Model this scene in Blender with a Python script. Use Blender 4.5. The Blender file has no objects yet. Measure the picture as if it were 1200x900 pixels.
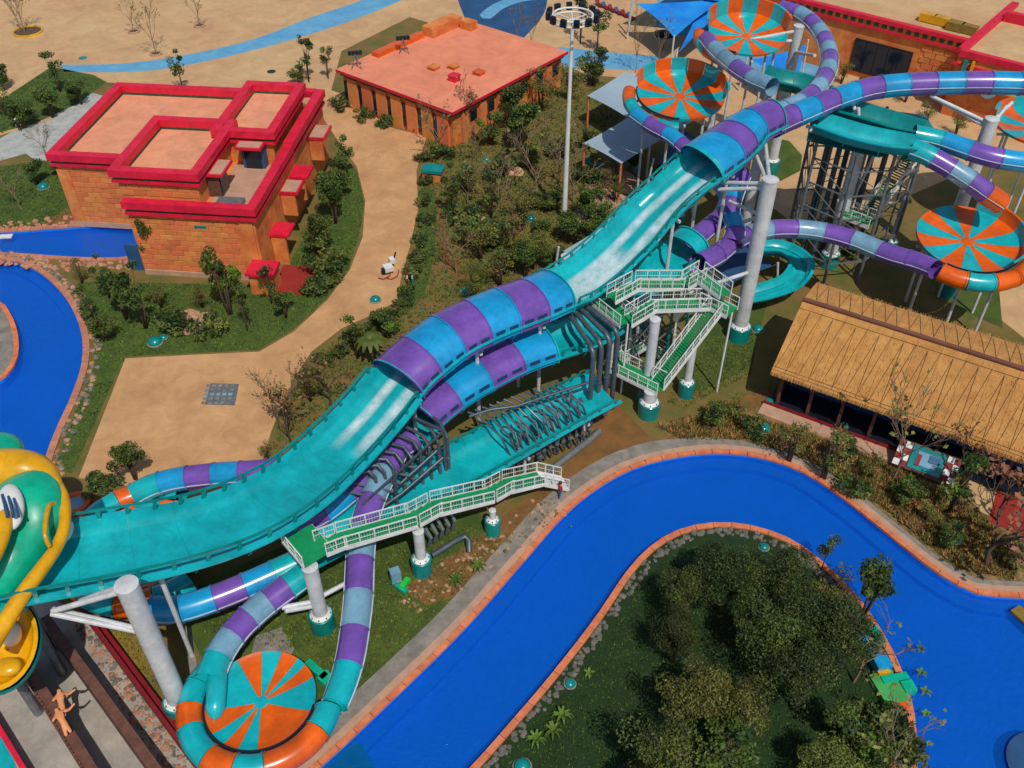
import bpy, math, random
from mathutils import Vector, Matrix
from mathutils.geometry import tessellate_polygon
random.seed(7)
sc = bpy.context.scene
col = sc.collection
PI = math.pi
R = math.radians
# ---------------------------------------------------------------- camera
CAM_H, PITCH, FPX = 55.0, R(41.6), 1100.0
cam_d = bpy.data.cameras.new('camera'); cam = bpy.data.objects.new('camera', cam_d); col.objects.link(cam)
cam.location = (0, 0, CAM_H); cam.rotation_euler = (PI/2-PITCH, 0, 0)
cam_d.sensor_width = 36; cam_d.lens = 36*FPX/1200; cam_d.clip_end = 2000
sc.camera = cam
# ---------------------------------------------------------------- sky and sun
SUNV = Vector((0.22, -0.63, 1.0)).normalized()
w = bpy.data.worlds.new('World'); sc.world = w; w.use_nodes = True
nt = w.node_tree; bg = nt.nodes['Background']
sky = nt.nodes.new('ShaderNodeTexSky'); sky.sky_type = 'NISHITA'; sky.sun_disc = False
sky.sun_elevation = math.asin(SUNV.z); sky.sun_rotation = math.atan2(SUNV.x, SUNV.y)
nt.links.new(sky.outputs[0], bg.inputs[0]); bg.inputs[1].default_value = 0.105
sd = bpy.data.lights.new('sun', 'SUN'); sd.energy = 3.6; sd.angle = R(0.5); sd.color = (1.0, 0.95, 0.87)
so = bpy.data.objects.new('sun', sd); col.objects.link(so)
so.rotation_euler = SUNV.to_track_quat('Z', 'Y').to_euler()
sc.view_settings.view_transform = 'Standard'; sc.view_settings.look = 'None'
sc.view_settings.exposure = -0.27; sc.view_settings.gamma = 1
sc.render.engine = 'CYCLES'
sc.cycles.transparent_max_bounces = 12
sc.cycles.max_bounces = 6

# survey of the site: the point at height z seen along a sight line of the aerial view
CD, SD_ = math.cos(PITCH), math.sin(PITCH)
def P(u, v, z=0.0):
    a = (u-600)/FPX; b = (450-v)/FPX
    dy = CD+b*SD_; dz = -SD_+b*CD
    t = (z-CAM_H)/dz
    return Vector((a*t, dy*t, z))
def Q(p):
    zz = p[2]-CAM_H; f = p[1]*CD-zz*SD_; up = p[1]*SD_+zz*CD
    return (600+FPX*p[0]/f, 450-FPX*up/f)
# ---------------------------------------------------------------- materials
def lin(c):
    c = c/255.0
    return c/12.92 if c <= .04045 else ((c+.055)/1.055)**2.4
def L3(rgb, k=1.0): return tuple(min(1, lin(c)*k) for c in rgb)+(1,)
def M(name, rgb, rough=.6, var=.12, scale=.6, bump=0.0, bscale=8, metal=0, k=1.0, rgb2=None, rnd=0.0, coat=0, contrast=(.35, .65), hue=0.0, grime=0):
    m = bpy.data.materials.new(name); m.use_nodes = True
    n = m.node_tree.nodes; l = m.node_tree.links
    b = n['Principled BSDF']; b.inputs['Roughness'].default_value = rough; b.inputs['Metallic'].default_value = metal
    b.inputs['Coat Weight'].default_value = coat; b.inputs['Coat Roughness'].default_value = .12
    c = L3(rgb, k)
    c2 = L3(rgb2, k) if rgb2 else tuple(min(1, x*(1-var*1.6)) for x in c[:3])+(1,)
    c1 = c if rgb2 else tuple(min(1, x*(1+var)) for x in c[:3])+(1,)
    geo = n.new('ShaderNodeNewGeometry')
    no = n.new('ShaderNodeTexNoise'); no.inputs['Scale'].default_value = scale; no.inputs['Detail'].default_value = 8; no.inputs['Roughness'].default_value = .65
    l.new(geo.outputs['Position'], no.inputs['Vector'])
    rp = n.new('ShaderNodeValToRGB'); rp.color_ramp.elements[0].position = contrast[0]; rp.color_ramp.elements[1].position = contrast[1]
    rp.color_ramp.elements[0].color = c2; rp.color_ramp.elements[1].color = c1
    l.new(no.outputs['Fac'], rp.inputs[0])
    out = rp.outputs[0]
    if rnd:
        oi = n.new('ShaderNodeObjectInfo'); hs = n.new('ShaderNodeHueSaturation')
        mr = n.new('ShaderNodeMapRange'); mr.inputs['To Min'].default_value = 1-rnd; mr.inputs['To Max'].default_value = 1+rnd
        l.new(oi.outputs['Random'], mr.inputs[0]); l.new(mr.outputs[0], hs.inputs['Value'])
        mr2 = n.new('ShaderNodeMapRange'); mr2.inputs['To Min'].default_value = .5-hue; mr2.inputs['To Max'].default_value = .5+hue
        mu = n.new('ShaderNodeMath'); mu.operation = 'FRACT'; mm = n.new('ShaderNodeMath'); mm.operation = 'MULTIPLY'; mm.inputs[1].default_value = 7.3
        l.new(oi.outputs['Random'], mm.inputs[0]); l.new(mm.outputs[0], mu.inputs[0]); l.new(mu.outputs[0], mr2.inputs[0]); l.new(mr2.outputs[0], hs.inputs['Hue'])
        l.new(out, hs.inputs['Color']); out = hs.outputs[0]
    l.new(out, b.inputs['Base Color'])
    if grime:
        ng = n.new('ShaderNodeTexNoise'); ng.inputs['Scale'].default_value = grime; ng.inputs['Detail'].default_value = 10; ng.inputs['Roughness'].default_value = .78; ng.inputs['Distortion'].default_value = .8
        l.new(geo.outputs['Position'], ng.inputs['Vector']); mg = n.new('ShaderNodeMapRange'); mg.inputs[1].default_value = .3; mg.inputs[2].default_value = .7; mg.inputs[3].default_value = .74; mg.inputs[4].default_value = 1.14
        mxg = n.new('ShaderNodeMix'); mxg.data_type = 'RGBA'; mxg.blend_type = 'MULTIPLY'; mxg.inputs[0].default_value = 1; l.new(ng.outputs[0], mg.inputs[0]); l.new(out, mxg.inputs[6]); l.new(mg.outputs[0], mxg.inputs[7]); l.new(mxg.outputs[2], b.inputs['Base Color'])
    if bump:
        n2 = n.new('ShaderNodeTexNoise'); n2.inputs['Scale'].default_value = bscale; n2.inputs['Detail'].default_value = 5
        l.new(geo.outputs['Position'], n2.inputs['Vector'])
        bp = n.new('ShaderNodeBump'); bp.inputs['Strength'].default_value = bump; bp.inputs['Distance'].default_value = .05
        l.new(n2.outputs['Fac'], bp.inputs['Height']); l.new(bp.outputs[0], b.inputs['Normal'])
    return m
def gel(name, rgb, k=.85, fade=.14, rough=.28):   # glossy fibreglass
    return M(name, rgb, rough, fade, .35, .03, 3, k=k, coat=.25, grime=.9)
TEAL = gel('teal_fibreglass', (18, 188, 196)); TEALD = gel('teal_green_fibreglass', (0, 146, 142)); PURP = gel('purple_fibreglass', (128, 88, 184)); CYAN = gel('cyan_fibreglass', (28, 166, 226))
PALE = gel('pale_blue_fibreglass', (132, 178, 204)); ORNG = gel('orange_fibreglass', (248, 104, 8)); YEL = gel('yellow_fibreglass', (250, 182, 8)); MINT = gel('mint_green_fibreglass', (10, 192, 150))
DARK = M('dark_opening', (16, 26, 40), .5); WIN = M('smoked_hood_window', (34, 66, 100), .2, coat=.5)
WHITE = M('white_painted_steel', (206, 208, 208), .45, .08, 1.2, grime=.9)
WHITE2 = M('white_coping', (222, 222, 216), .5, .08, 1.2)
GREYP = M('dark_grey_pipe', (84, 94, 104), .4, .15, 2, metal=.3)
STEELG = M('galvanised_steel', (120, 126, 128), .5, .12, 2, metal=.35)
TANP = M('tan_concrete', (212, 165, 114), .85, .1, .22, .12, 30, rgb2=(188, 138, 92), contrast=(.3, .72), grime=.35)
TANQ = M('pale_tan_concrete', (205, 172, 122), .85, .1, .1, .12, 30, rgb2=(196, 150, 108), contrast=(.3, .7), grime=.3)
GRASS = M('grass_and_soil', (84, 92, 32), .95, .3, .35, .6, 14, rgb2=(126, 98, 52), contrast=(.38, .66))
LAWN = M('lawn', (82, 100, 30), .95, .3, .5, .5, 18, rgb2=(52, 72, 20), contrast=(.3, .7))
LAWNY = M('dry_lawn', (150, 120, 44), .95, .3, 1.5, .5, 18, rgb2=(118, 98, 36))
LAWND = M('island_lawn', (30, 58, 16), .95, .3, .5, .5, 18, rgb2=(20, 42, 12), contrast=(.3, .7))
SOIL = M('brown_soil', (138, 94, 46), .95, .2, .7, .7, 9, rgb2=(100, 72, 36), contrast=(.3, .7))
MULCH = M('straw_mulch', (150, 120, 74), .95, .2, 1.6, .8, 9, rgb2=(70, 66, 32), contrast=(.36, .62))
GREYC = M('grey_concrete_path', (150, 142, 130), .85, .15, 1.0, .2, 20, rgb2=(118, 112, 104), grime=.8)
ROADG = M('pale_grey_road', (176, 178, 170), .85, .1, .6, .2, 20, grime=.8)
CONC = M('worn_pale_concrete', (176, 166, 152), .8, .1, .5, .2, 16, rgb2=(150, 144, 134), grime=.6)
BLUEP = M('pale_blue_painted_ground', (88, 158, 200), .7, .1, .3, rgb2=(110, 170, 200), grime=.4)
NAVY = M('navy_ground_shade', (34, 78, 122), .7, .15, .3)  # plain navy; on the top ground sheet it stands for sail shade
POOLB = M('blue_pool_paint', (0, 110, 212), .6, .06, .25, k=1.2)
COPE = M('orange_coping', (222, 134, 88), .7, .12, 1.5, .2, 20, rgb2=(208, 112, 70), rnd=.08, grime=1.5)
COPEP = M('pink_stone_coping', (196, 134, 104), .8, .12, 1.5, .3, 12, rgb2=(176, 112, 86), rnd=.12)
ROCK = M('grey_rock', (140, 134, 122), .9, .2, 2, .7, 6, rgb2=(96, 92, 84), rnd=.25)
ROCKP = M('pink_tan_rock', (196, 158, 126), .9, .2, 2, .7, 6, rgb2=(160, 112, 82), rnd=.2)
RED = M('crimson_paint', (226, 30, 62), .5, .08, .6, .05, 10, rgb2=(206, 20, 52), contrast=(.3, .6), grime=1.2)
REDD = M('dark_red_paint', (130, 16, 26), .6, .12, .8)
SALM = M('salmon_roof_membrane', (232, 142, 108), .8, .06, .3, .1, 12, rgb2=(222, 134, 98), contrast=(.3, .6), grime=.25)
SALM2 = M('pale_salmon_roof_deck', (230, 156, 118), .8, .06, .3, .1, 12, rgb2=(218, 148, 108), contrast=(.3, .6), grime=.5)
BLOCK = M('orange_sandstone', (222, 130, 72), .85, .15, 1.0, .5, 7, rgb2=(206, 118, 64), rnd=.12, hue=.012)
STUC = M('ochre_stucco', (226, 142, 70), .85, .15, .5, .3, 8, rgb2=(206, 104, 50), contrast=(.38, .62), grime=.7)
MORT = M('mortar', (196, 124, 74), .9, .1, 2)
BAND = M('dark_green_frieze', (58, 74, 54), .7, .3, 3)
GLASS = M('dark_window_glass', (14, 34, 52), .12, .1, 1)
BLUEF = M('blue_door_frame', (38, 84, 128), .5)
THAT = M('golden_thatch', (204, 150, 84), .95, .2, .7, .9, 12, rgb2=(180, 124, 62), contrast=(.3, .7), rnd=.05, grime=1.1)
CORD = M('dark_thatch_cord', (96, 66, 34), .9)
RIDGE = M('purple_brown_ridge_cap', (112, 66, 52), .8)
WOOD = M('brown_timber', (104, 66, 52), .8, .2, 2, .4, 10)
REDF = M('red_floor_paint', (150, 40, 30), .7, .12, 1)
PAVP = M('pale_pink_paving', (186, 146, 120), .8, .1, 1)
BARK = M('bark', (92, 72, 54), .95, .2, 3, .6, 14)
BARKP = M('pale_bark', (140, 116, 92), .95, .2, 3, .6, 14)
def leaf(name, rgb, k=1.0):
    m = M(name, rgb, .6, .3, .9, k=k, rnd=.2, hue=.02)
    b = m.node_tree.nodes['Principled BSDF']
    n = m.node_tree.nodes; l = m.node_tree.links
    tr = n.new('ShaderNodeBsdfTranslucent'); mx = n.new('ShaderNodeMixShader'); mx.inputs[0].default_value = .3
    src = b.inputs['Base Color'].links[0].from_socket
    l.new(src, tr.inputs[0]); l.new(b.outputs[0], mx.inputs[1]); l.new(tr.outputs[0], mx.inputs[2])
    l.new(mx.outputs[0], n['Material Output'].inputs[0]); return m
LEAFS = [leaf('deep_green_leaves', (62, 84, 34)), leaf('mid_green_leaves', (96, 112, 44)), leaf('olive_leaves', (128, 132, 58)), leaf('fresh_leaves', (108, 140, 46)), leaf('rusty_leaves', (150, 106, 68))]
DG, MG, OL, FR, RU = LEAFS
SAILG = M('grey_shade_cloth', (152, 172, 184), .8, .05, .3)
SAILB = M('blue_shade_cloth', (24, 150, 226), .8, .08, .2, rgb2=(0, 110, 210))
GREEN = M('green_grp_tread', (0, 140, 84), .6, .1, 1.5)
LIME = M('lime_green_plastic', (40, 190, 60), .5)
SKIN = M('tan_figure_paint', (222, 146, 96), .6)
# ---------------------------------------------------------------- object helpers
ORG = {}
def tag(o, label=None, cat=None, group=None, kind=None):
    if label: o['label'] = label
    if cat: o['category'] = cat
    if group: o['group'] = group
    if kind: o['kind'] = kind
    return o
def empty(name, loc, label, cat, group=None):
    o = bpy.data.objects.new(name, None); col.objects.link(o); o.location = loc; o.empty_display_size = .3
    ORG[o.name] = Vector(loc); return tag(o, label, cat, group)
class MB:
    def __init__(s): s.v = []; s.f = []; s.m = []
    def add(s, vs, fs, mi=0):
        b = len(s.v); s.v += [tuple(x) for x in vs]; s.f += [tuple(i+b for i in f) for f in fs]; s.m += [mi]*len(fs); return s
    def box(s, c, size, rz=0, mi=0, rot=None):
        hx, hy, hz = [x/2 for x in size]; m = rot if rot is not None else Matrix.Rotation(rz, 3, 'Z'); c = Vector(c)
        vs = [c+m @ Vector((x*hx, y*hy, z*hz)) for x in (-1, 1) for y in (-1, 1) for z in (-1, 1)]
        return s.add(vs, [(0, 1, 3, 2), (4, 6, 7, 5), (0, 4, 5, 1), (2, 3, 7, 6), (0, 2, 6, 4), (1, 5, 7, 3)], mi)
    def beam(s, a, b, w, h=None, mi=0):   # box from a to b
        a = Vector(a); b = Vector(b); h = h or w; t = b-a; L = t.length
        if L < 1e-6: return s
        t /= L; sd = t.cross(Vector((0, 0, 1)))
        if sd.length < 1e-4: sd = Vector((1, 0, 0))
        sd.normalize(); up = sd.cross(t)
        m = Matrix((t, sd, up)).transposed()
        return s.box((a+b)/2, (L, w, h), rot=m, mi=mi)
    def tube(s, pts, r, n=8, mi=0, cap=True):
        pts = [Vector(p) for p in pts]; rs = r if isinstance(r, (list, tuple)) else [r]*len(pts)
        b = len(s.v); prev = None
        for i, p in enumerate(pts):
            t = (pts[min(i+1, len(pts)-1)]-pts[max(i-1, 0)]).normalized()
            if prev is None:
                sd = t.cross(Vector((0, 0, 1)))
                if sd.length < .05: sd = t.cross(Vector((1, 0, 0)))
            else: sd = prev-t*prev.dot(t)
            sd.normalize(); prev = sd; up = sd.cross(t)
            for k in range(n):
                a = 2*PI*k/n; q = p+(sd*math.cos(a)+up*math.sin(a))*rs[i]; s.v.append(tuple(q))
        for i in range(len(pts)-1):
            for k in range(n):
                s.f.append((b+i*n+k, b+i*n+(k+1) % n, b+(i+1)*n+(k+1) % n, b+(i+1)*n+k)); s.m.append(mi)
        if cap:
            s.f.append(tuple(b+k for k in range(n))[::-1]); s.f.append(tuple(b+(len(pts)-1)*n+k for k in range(n))); s.m += [mi, mi]
        return s
    def lathe(s, c, prof, n=20, mi=0, a0=0, a1=2*PI):
        c = Vector(c); full = abs(a1-a0-2*PI) < 1e-6; nn = n if full else n+1; b = len(s.v)
        for r, z in prof:
            for k in range(nn):
                a = a0+(a1-a0)*k/n; s.v.append((c.x+r*math.cos(a), c.y+r*math.sin(a), c.z+z))
        for i in range(len(prof)-1):
            for k in range(n):
                k2 = (k+1) % nn; s.f.append((b+i*nn+k, b+i*nn+k2, b+(i+1)*nn+k2, b+(i+1)*nn+k)); s.m.append(mi)
        return s
    def build(s, name, mat, parent=None, smooth=None, kind=None):
        me = bpy.data.meshes.new(name); o = bpy.data.objects.new(name, me); col.objects.link(o)
        if parent is not None:
            o.parent = parent; g = ORG[parent.name]
        else:
            g = Vector((0, 0, 0))
            if s.v:
                n = len(s.v); g = Vector((sum(v[0] for v in s.v)/n, sum(v[1] for v in s.v)/n, min(v[2] for v in s.v))); o.location = g
        ORG[o.name] = g
        me.from_pydata([(v[0]-g.x, v[1]-g.y, v[2]-g.z) for v in s.v], [], s.f)
        for m in (mat if isinstance(mat, (list, tuple)) else [mat]): me.materials.append(m)
        if any(s.m): me.polygons.foreach_set('material_index', s.m)
        if smooth:
            me.polygons.foreach_set('use_smooth', [True]*len(s.f)); me.set_sharp_from_angle(angle=smooth)
        me.update()
        if kind: o['kind'] = kind
        return o
def sheet(name, poly, z, mat, holes=(), kind='structure', parent=None, px=True):
    loops = [[P(u, v, z) if px else Vector((u, v, z)) for u, v in pl] for pl in [poly]+list(holes)]
    tris = tessellate_polygon(loops); vs = [p for lp in loops for p in lp]
    fs = []
    for t in tris:
        a, b, c = [vs[i] for i in t]
        fs.append(t if (b-a).cross(c-a).z > 0 else t[::-1])
    m = MB(); m.add(vs, fs); return m.build(name, mat, parent, kind=kind)
def crom(pts, step=.4, closed=False):
    out = []; n = len(pts)
    g = (lambda i: pts[i % n]) if closed else (lambda i: pts[max(0, min(n-1, i))])
    for i in range(n if closed else n-1):
        p0, p1, p2, p3 = [Vector(g(i+k)) for k in (-1, 0, 1, 2)]
        k = max(2, int((p2-p1).length/step))
        for j in range(k):
            t = j/k; out.append(.5*((2*p1)+(-p0+p2)*t+(2*p0-5*p1+4*p2-p3)*t*t+(-p0+3*p1-3*p2+p3)*t**3))
    if not closed: out.append(Vector(pts[-1]))
    return out
def smoothpx(poly, closed=True, step=1.0):  # smooth a traced ground outline (kept as ground xy)
    pts = [P(u, v, 0) for u, v in poly]
    return [(p.x, p.y) for p in crom(pts, step, closed)]
def inpoly(x, y, poly):
    c = False; n = len(poly); j = n-1
    for i in range(n):
        xi, yi = poly[i]; xj, yj = poly[j]
        if (yi > y) != (yj > y) and x < (xj-xi)*(y-yi)/(yj-yi)+xi: c = not c
        j = i
    return c
# ---------------------------------------------------------------- ground, paving and water
RIVER_OUT = [(330, 935), (375, 899), (450, 829), (540, 741), (610, 662), (660, 605), (700, 572), (742, 549), (790, 536), (840, 531), (890, 536), (940, 553), (990, 586), (1040, 626), (1090, 666), (1130, 690), (1170, 699), (1290, 703)]
ISLAND = [(470, 985), (553, 899), (600, 846), (650, 787), (700, 722), (730, 677), (758, 645), (790, 624), (830, 614), (870, 615), (905, 624), (940, 641), (975, 670), (1005, 701), (1035, 745), (1057, 790), (1070, 835), (1074, 890), (1072, 990)]
POOL = [(-110, 308), (0, 305), (35, 313), (62, 332), (84, 360), (97, 395), (96, 430), (83, 468), (66, 505), (52, 545), (44, 600), (20, 660), (-110, 680)]
PISLE = [(-60, 350), (-5, 352), (12, 368), (21, 392), (21, 418), (10, 438), (-8, 450), (-60, 455)]
CANAL = [(-110, 274), (0, 272), (60, 268), (120, 264), (158, 266), (172, 278), (168, 296), (140, 303), (80, 302), (0, 297), (-110, 297)]
ro = [(p.x, p.y) for p in crom([P(u, v) for u, v in RIVER_OUT], 1.0)]
ro_poly = ro+[(70, 30), (70, 12), (-22, 12)]
isl = [(p.x, p.y) for p in crom([P(u, v) for u, v in ISLAND], 1.0)]
pool = smoothpx(POOL); pisle = smoothpx(PISLE); canal = smoothpx(CANAL)
big = [(-260, 0), (260, 0), (260, 420), (-260, 420)]
sheet('ground', big, 0, GRASS, [ro_poly, pool, canal], px=False)
isl_c = isl+[]
sheet('island_ground', isl_c, 0.0, LAWND, px=False)
sheet('pool_island_ground', pisle, 0.0, GREYC, px=False)
def basin(name, outer, inner, depth=1.1):
    m = MB()
    for poly in [outer]+inner:
        n = len(poly)
        for i in range(n):
            a = poly[i]; b = poly[(i+1) % n]
            m.add([(a[0], a[1], 0), (b[0], b[1], 0), (b[0], b[1], -depth), (a[0], a[1], -depth)], [(0, 1, 2, 3)])
    m.build(name+'_wall', POOLB, kind='structure')
    sheet(name+'_floor', outer, -depth, POOLB, inner, px=False)
basin('river', ro_poly, [isl]); basin('pool', pool, [pisle]); basin('canal', canal, [])
def ledge(name, pts, w_, z, sgn):
    m = MB(); b = []
    for i, p in enumerate(pts):
        q0 = Vector(pts[max(0, i-1)]+(0,)); q1 = Vector(pts[min(len(pts)-1, i+1)]+(0,)); t = (q1-q0).normalized(); b.append(Vector(p+(0,))+Vector((-t.y, t.x, 0))*w_*sgn)
    for i in range(len(pts)-1):
        a0 = Vector(pts[i]+(z,)); a1 = Vector(pts[i+1]+(z,)); b0 = b[i].copy(); b1 = b[i+1].copy(); b0.z = b1.z = z; c0 = b0.copy(); c1 = b1.copy(); c0.z = c1.z = -1.1
        m.add([a0, a1, b1, b0, c0, c1], [(0, 1, 2, 3), (3, 2, 5, 4)])
    m.build(name, POOLB, kind='structure')
ledge('river_ledge', ro, 1.0, -.62, -1); ledge('pool_ledge', pool+pool[:1], .9, -.62, -1)
def water_mat():
    m = bpy.data.materials.new('pool_water'); m.use_nodes = True; n = m.node_tree.nodes; l = m.node_tree.links
    n.remove(n['Principled BSDF'])
    tr = n.new('ShaderNodeBsdfTransparent'); tr.inputs[0].default_value = (.55, .83, 1, 1)
    df = n.new('ShaderNodeBsdfDiffuse'); df.inputs[0].default_value = (0, .12, .50, 1)
    mx0 = n.new('ShaderNodeMixShader'); mx0.inputs[0].default_value = .45
    gl = n.new('ShaderNodeBsdfGlossy'); gl.inputs['Roughness'].default_value = .06; gl.inputs[0].default_value = (1, 1, 1, 1)
    fr = n.new('ShaderNodeFresnel'); fr.inputs[0].default_value = 1.25
    mx = n.new('ShaderNodeMixShader')
    geo = n.new('ShaderNodeNewGeometry'); no = n.new('ShaderNodeTexNoise'); no.inputs['Scale'].default_value = 3.2; no.inputs['Detail'].default_value = 5; no.inputs['Distortion'].default_value = .6
    bp = n.new('ShaderNodeBump'); bp.inputs['Strength'].default_value = .7; bp.inputs['Distance'].default_value = .12
    l.new(geo.outputs['Position'], no.inputs[0]); l.new(no.outputs[0], bp.inputs['Height'])
    n2 = n.new('ShaderNodeTexNoise'); n2.inputs['Scale'].default_value = 5.0; n2.inputs['Detail'].default_value = 9; n2.inputs['Roughness'].default_value = .75; l.new(geo.outputs['Position'], n2.inputs[0])
    rp = n.new('ShaderNodeValToRGB'); rp.color_ramp.elements[0].position = .3; rp.color_ramp.elements[1].position = .72; rp.color_ramp.elements[0].color = (0, .095, .43, 1); rp.color_ramp.elements[1].color = (.006, .16, .52, 1); l.new(n2.outputs[0], rp.inputs[0]); l.new(rp.outputs[0], df.inputs[0])
    for x in (gl, fr, df): l.new(bp.outputs[0], x.inputs['Normal'])
    l.new(tr.outputs[0], mx0.inputs[1]); l.new(df.outputs[0], mx0.inputs[2])
    l.new(mx0.outputs[0], mx.inputs[1]); l.new(gl.outputs[0], mx.inputs[2]); l.new(fr.outputs[0], mx.inputs[0]); l.new(mx.outputs[0], n['Material Output'].inputs[0])
    return m
WATER = water_mat()
sheet('river_water', ro_poly, -.3, WATER, [isl], px=False)
sheet('pool_water', pool, -.3, WATER, [pisle], px=False)
sheet('canal_water', canal, -.3, WATER, px=False)

# paving laid 4 mm above the ground
PLAZA = [(147, 420), (220, 416), (304, 412), (345, 388), (383, 352), (410, 316), (425, 278), (428, 235), (418, 195), (396, 165), (372, 128), (350, 118), (345, 90), (400, 110), (460, 150), (500, 160), (488, 200), (490, 245), (480, 290), (470, 325), (466, 352), (440, 367), (400, 385), (365, 412), (345, 442), (330, 475), (318, 505), (308, 540), (300, 600), (235, 595), (150, 570), (92, 560)]
SPOTS = {}
sheet('plaza_paving', PLAZA, .004, TANP)
sheet('upper_paving', [(-300, -90), (1600, -90), (1600, 190), (1180, 180), (1040, 240), (930, 262), (895, 235), (860, 165), (790, 130), (745, 92), (690, 88), (600, 55), (480, 20), (400, 60), (385, 118), (330, 112), (105, 95), (60, 140), (-20, 165), (-300, 200)], .008, TANQ)
sheet('blue_painted_path', [(p.x, p.y) for p in crom([P(u, v) for u, v in [(70, 76), (150, 74), (230, 62), (300, 45), (360, 22), (430, -2), (470, -20)]], 1)+crom([P(u, v) for u, v in [(490, -8), (428, 18), (370, 38), (300, 58), (230, 74), (160, 84), (75, 84)]], 1)], .012, BLUEP, px=False)
sheet('blue_painted_forecourt', [(600, 62), (660, 55), (700, 60), (770, 66), (800, 82), (740, 82), (700, 80), (640, 80)], .016, BLUEP)
sheet('navy_ground_shade', smoothpx([(540, -30), (632, -30), (640, 8), (618, 40), (600, 52), (570, 40), (545, 22)]), .012, NAVY, px=False)  # blue ground below the sails, their shade put into its colour
sheet('pale_path_loop', smoothpx([(562, 18), (580, 4), (610, -6), (640, -2), (612, 2), (590, 10), (574, 22)]), .016, BLUEP, px=False)
sheet('blue_play_floor', [(770, -20), (1000, -40), (965, 85), (890, 110), (820, 50), (770, 30)], .012, BLUEP)
sheet('tan_path_right', [(1172, 330), (1180, 322), (1300, 300), (1300, 420), (1200, 396), (1170, 372)], .004, TANQ)
sheet('tan_path_lower_right', [(1135, 562), (1300, 640), (1300, 660), (1190, 622), (1150, 600), (1132, 580)], .005, TANQ)
sheet('service_road', [(-60, 165), (0, 162), (60, 130), (105, 108), (120, 112), (95, 150), (70, 185), (60, 200), (30, 180), (-60, 205)], .004, ROADG)
sheet('planting_bed_lawn', [(-60, 125), (0, 118), (60, 78), (110, 88), (125, 96), (90, 122), (40, 145), (-60, 170)], .012, LAWN)
sheet('lawn_by_building', [(-60, 190), (0, 195), (50, 188), (84, 190), (96, 240), (60, 268), (-60, 272)], .005, LAWN)
sheet('sand_strip', [(50, 262), (92, 236), (158, 258), (120, 262), (60, 266)], .009, SOIL)
sheet('lawn_of_plaza', [(92, 330), (300, 334), (330, 325), (372, 250), (396, 175), (418, 200), (427, 240), (420, 280), (408, 316), (382, 350), (344, 386), (302, 410), (220, 414), (146, 418), (84, 555), (64, 548), (80, 505), (96, 465), (112, 425), (112, 390), (100, 355)], .009, LAWN)
sheet('bank_lawn', [(205, 700), (330, 640), (560, 600), (600, 640), (540, 700), (470, 770), (400, 840), (340, 860), (240, 780)], .006, LAWN)
sheet('bare_soil', [(655, 560), (690, 500), (720, 470), (770, 520), (860, 470), (905, 450), (910, 480), (980, 520), (900, 522), (830, 518), (760, 528), (710, 550), (672, 580), (640, 610), (600, 650), (560, 690), (500, 710), (470, 690), (560, 630), (620, 580)], .010, SOIL)
sheet('river_bank_mulch', [(905, 470), (990, 505), (1050, 540), (1110, 565), (1150, 600), (1200, 622), (1300, 645), (1300, 695), (1180, 692), (1130, 678), (1090, 655), (1040, 615), (990, 572), (940, 540), (900, 524), (850, 518), (860, 490)], .014, MULCH)
sheet('shaded_lawn', [(830, 380), (905, 330), (880, 430), (820, 460), (790, 440)], .006, LAWN)
sheet('lawn_behind_thatch', [(1110, 300), (1170, 330), (1175, 385), (1120, 360), (1090, 330)], .006, LAWN)
sheet('green_planting_circle', [(900, 160), (925, 165), (940, 182), (938, 200), (915, 212), (895, 205)], .014, LAWN)
sheet('hedge_lawn_strip', smoothpx([(490, 225), (508, 222), (512, 262), (508, 300), (496, 345), (470, 372), (470, 350), (484, 305), (492, 262)]), .010, LAWN, px=False)
sheet('garden_sand_patch', smoothpx([(690, 205), (722, 196), (752, 214), (742, 232), (716, 246), (690, 262), (668, 258), (684, 232)]), .010, PAVP, px=False)
sheet('garden_sand_path', smoothpx([(742, 100), (758, 96), (764, 112), (752, 140), (742, 160), (732, 150), (738, 122)]), .010, PAVP, px=False)
sheet('soil_strip_by_hedge', [(508, 215), (520, 260), (530, 300), (560, 330), (600, 350), (560, 345), (525, 320), (508, 270)], .006, SOIL)
sheet('grey_ground_under_slide', [(286, 800), (300, 745), (330, 735), (345, 760), (330, 790)], .012, GREYC)
sheet('grey_track', [(212, 735), (224, 735), (232, 790), (225, 800)], .012, GREYC)
sheet('dry_lawn', [(122, 738), (165, 740), (205, 800), (160, 790)], .010, LAWNY)
sheet('trough_floor', [(-80, 700), (60, 700), (130, 740), (225, 880), (240, 960), (-80, 960)], .007, CONC)
def ribbon(pts, off0, off1):
    a = []; b = []
    for i, p in enumerate(pts):
        q0 = Vector(pts[max(0, i-1)]+(0,)); q1 = Vector(pts[min(len(pts)-1, i+1)]+(0,)); t = (q1-q0).normalized(); nrm = Vector((-t.y, t.x, 0)); p3 = Vector(p+(0,))
        a.append(p3+nrm*off0); b.append(p3+nrm*off1)
    return a, b
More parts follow.
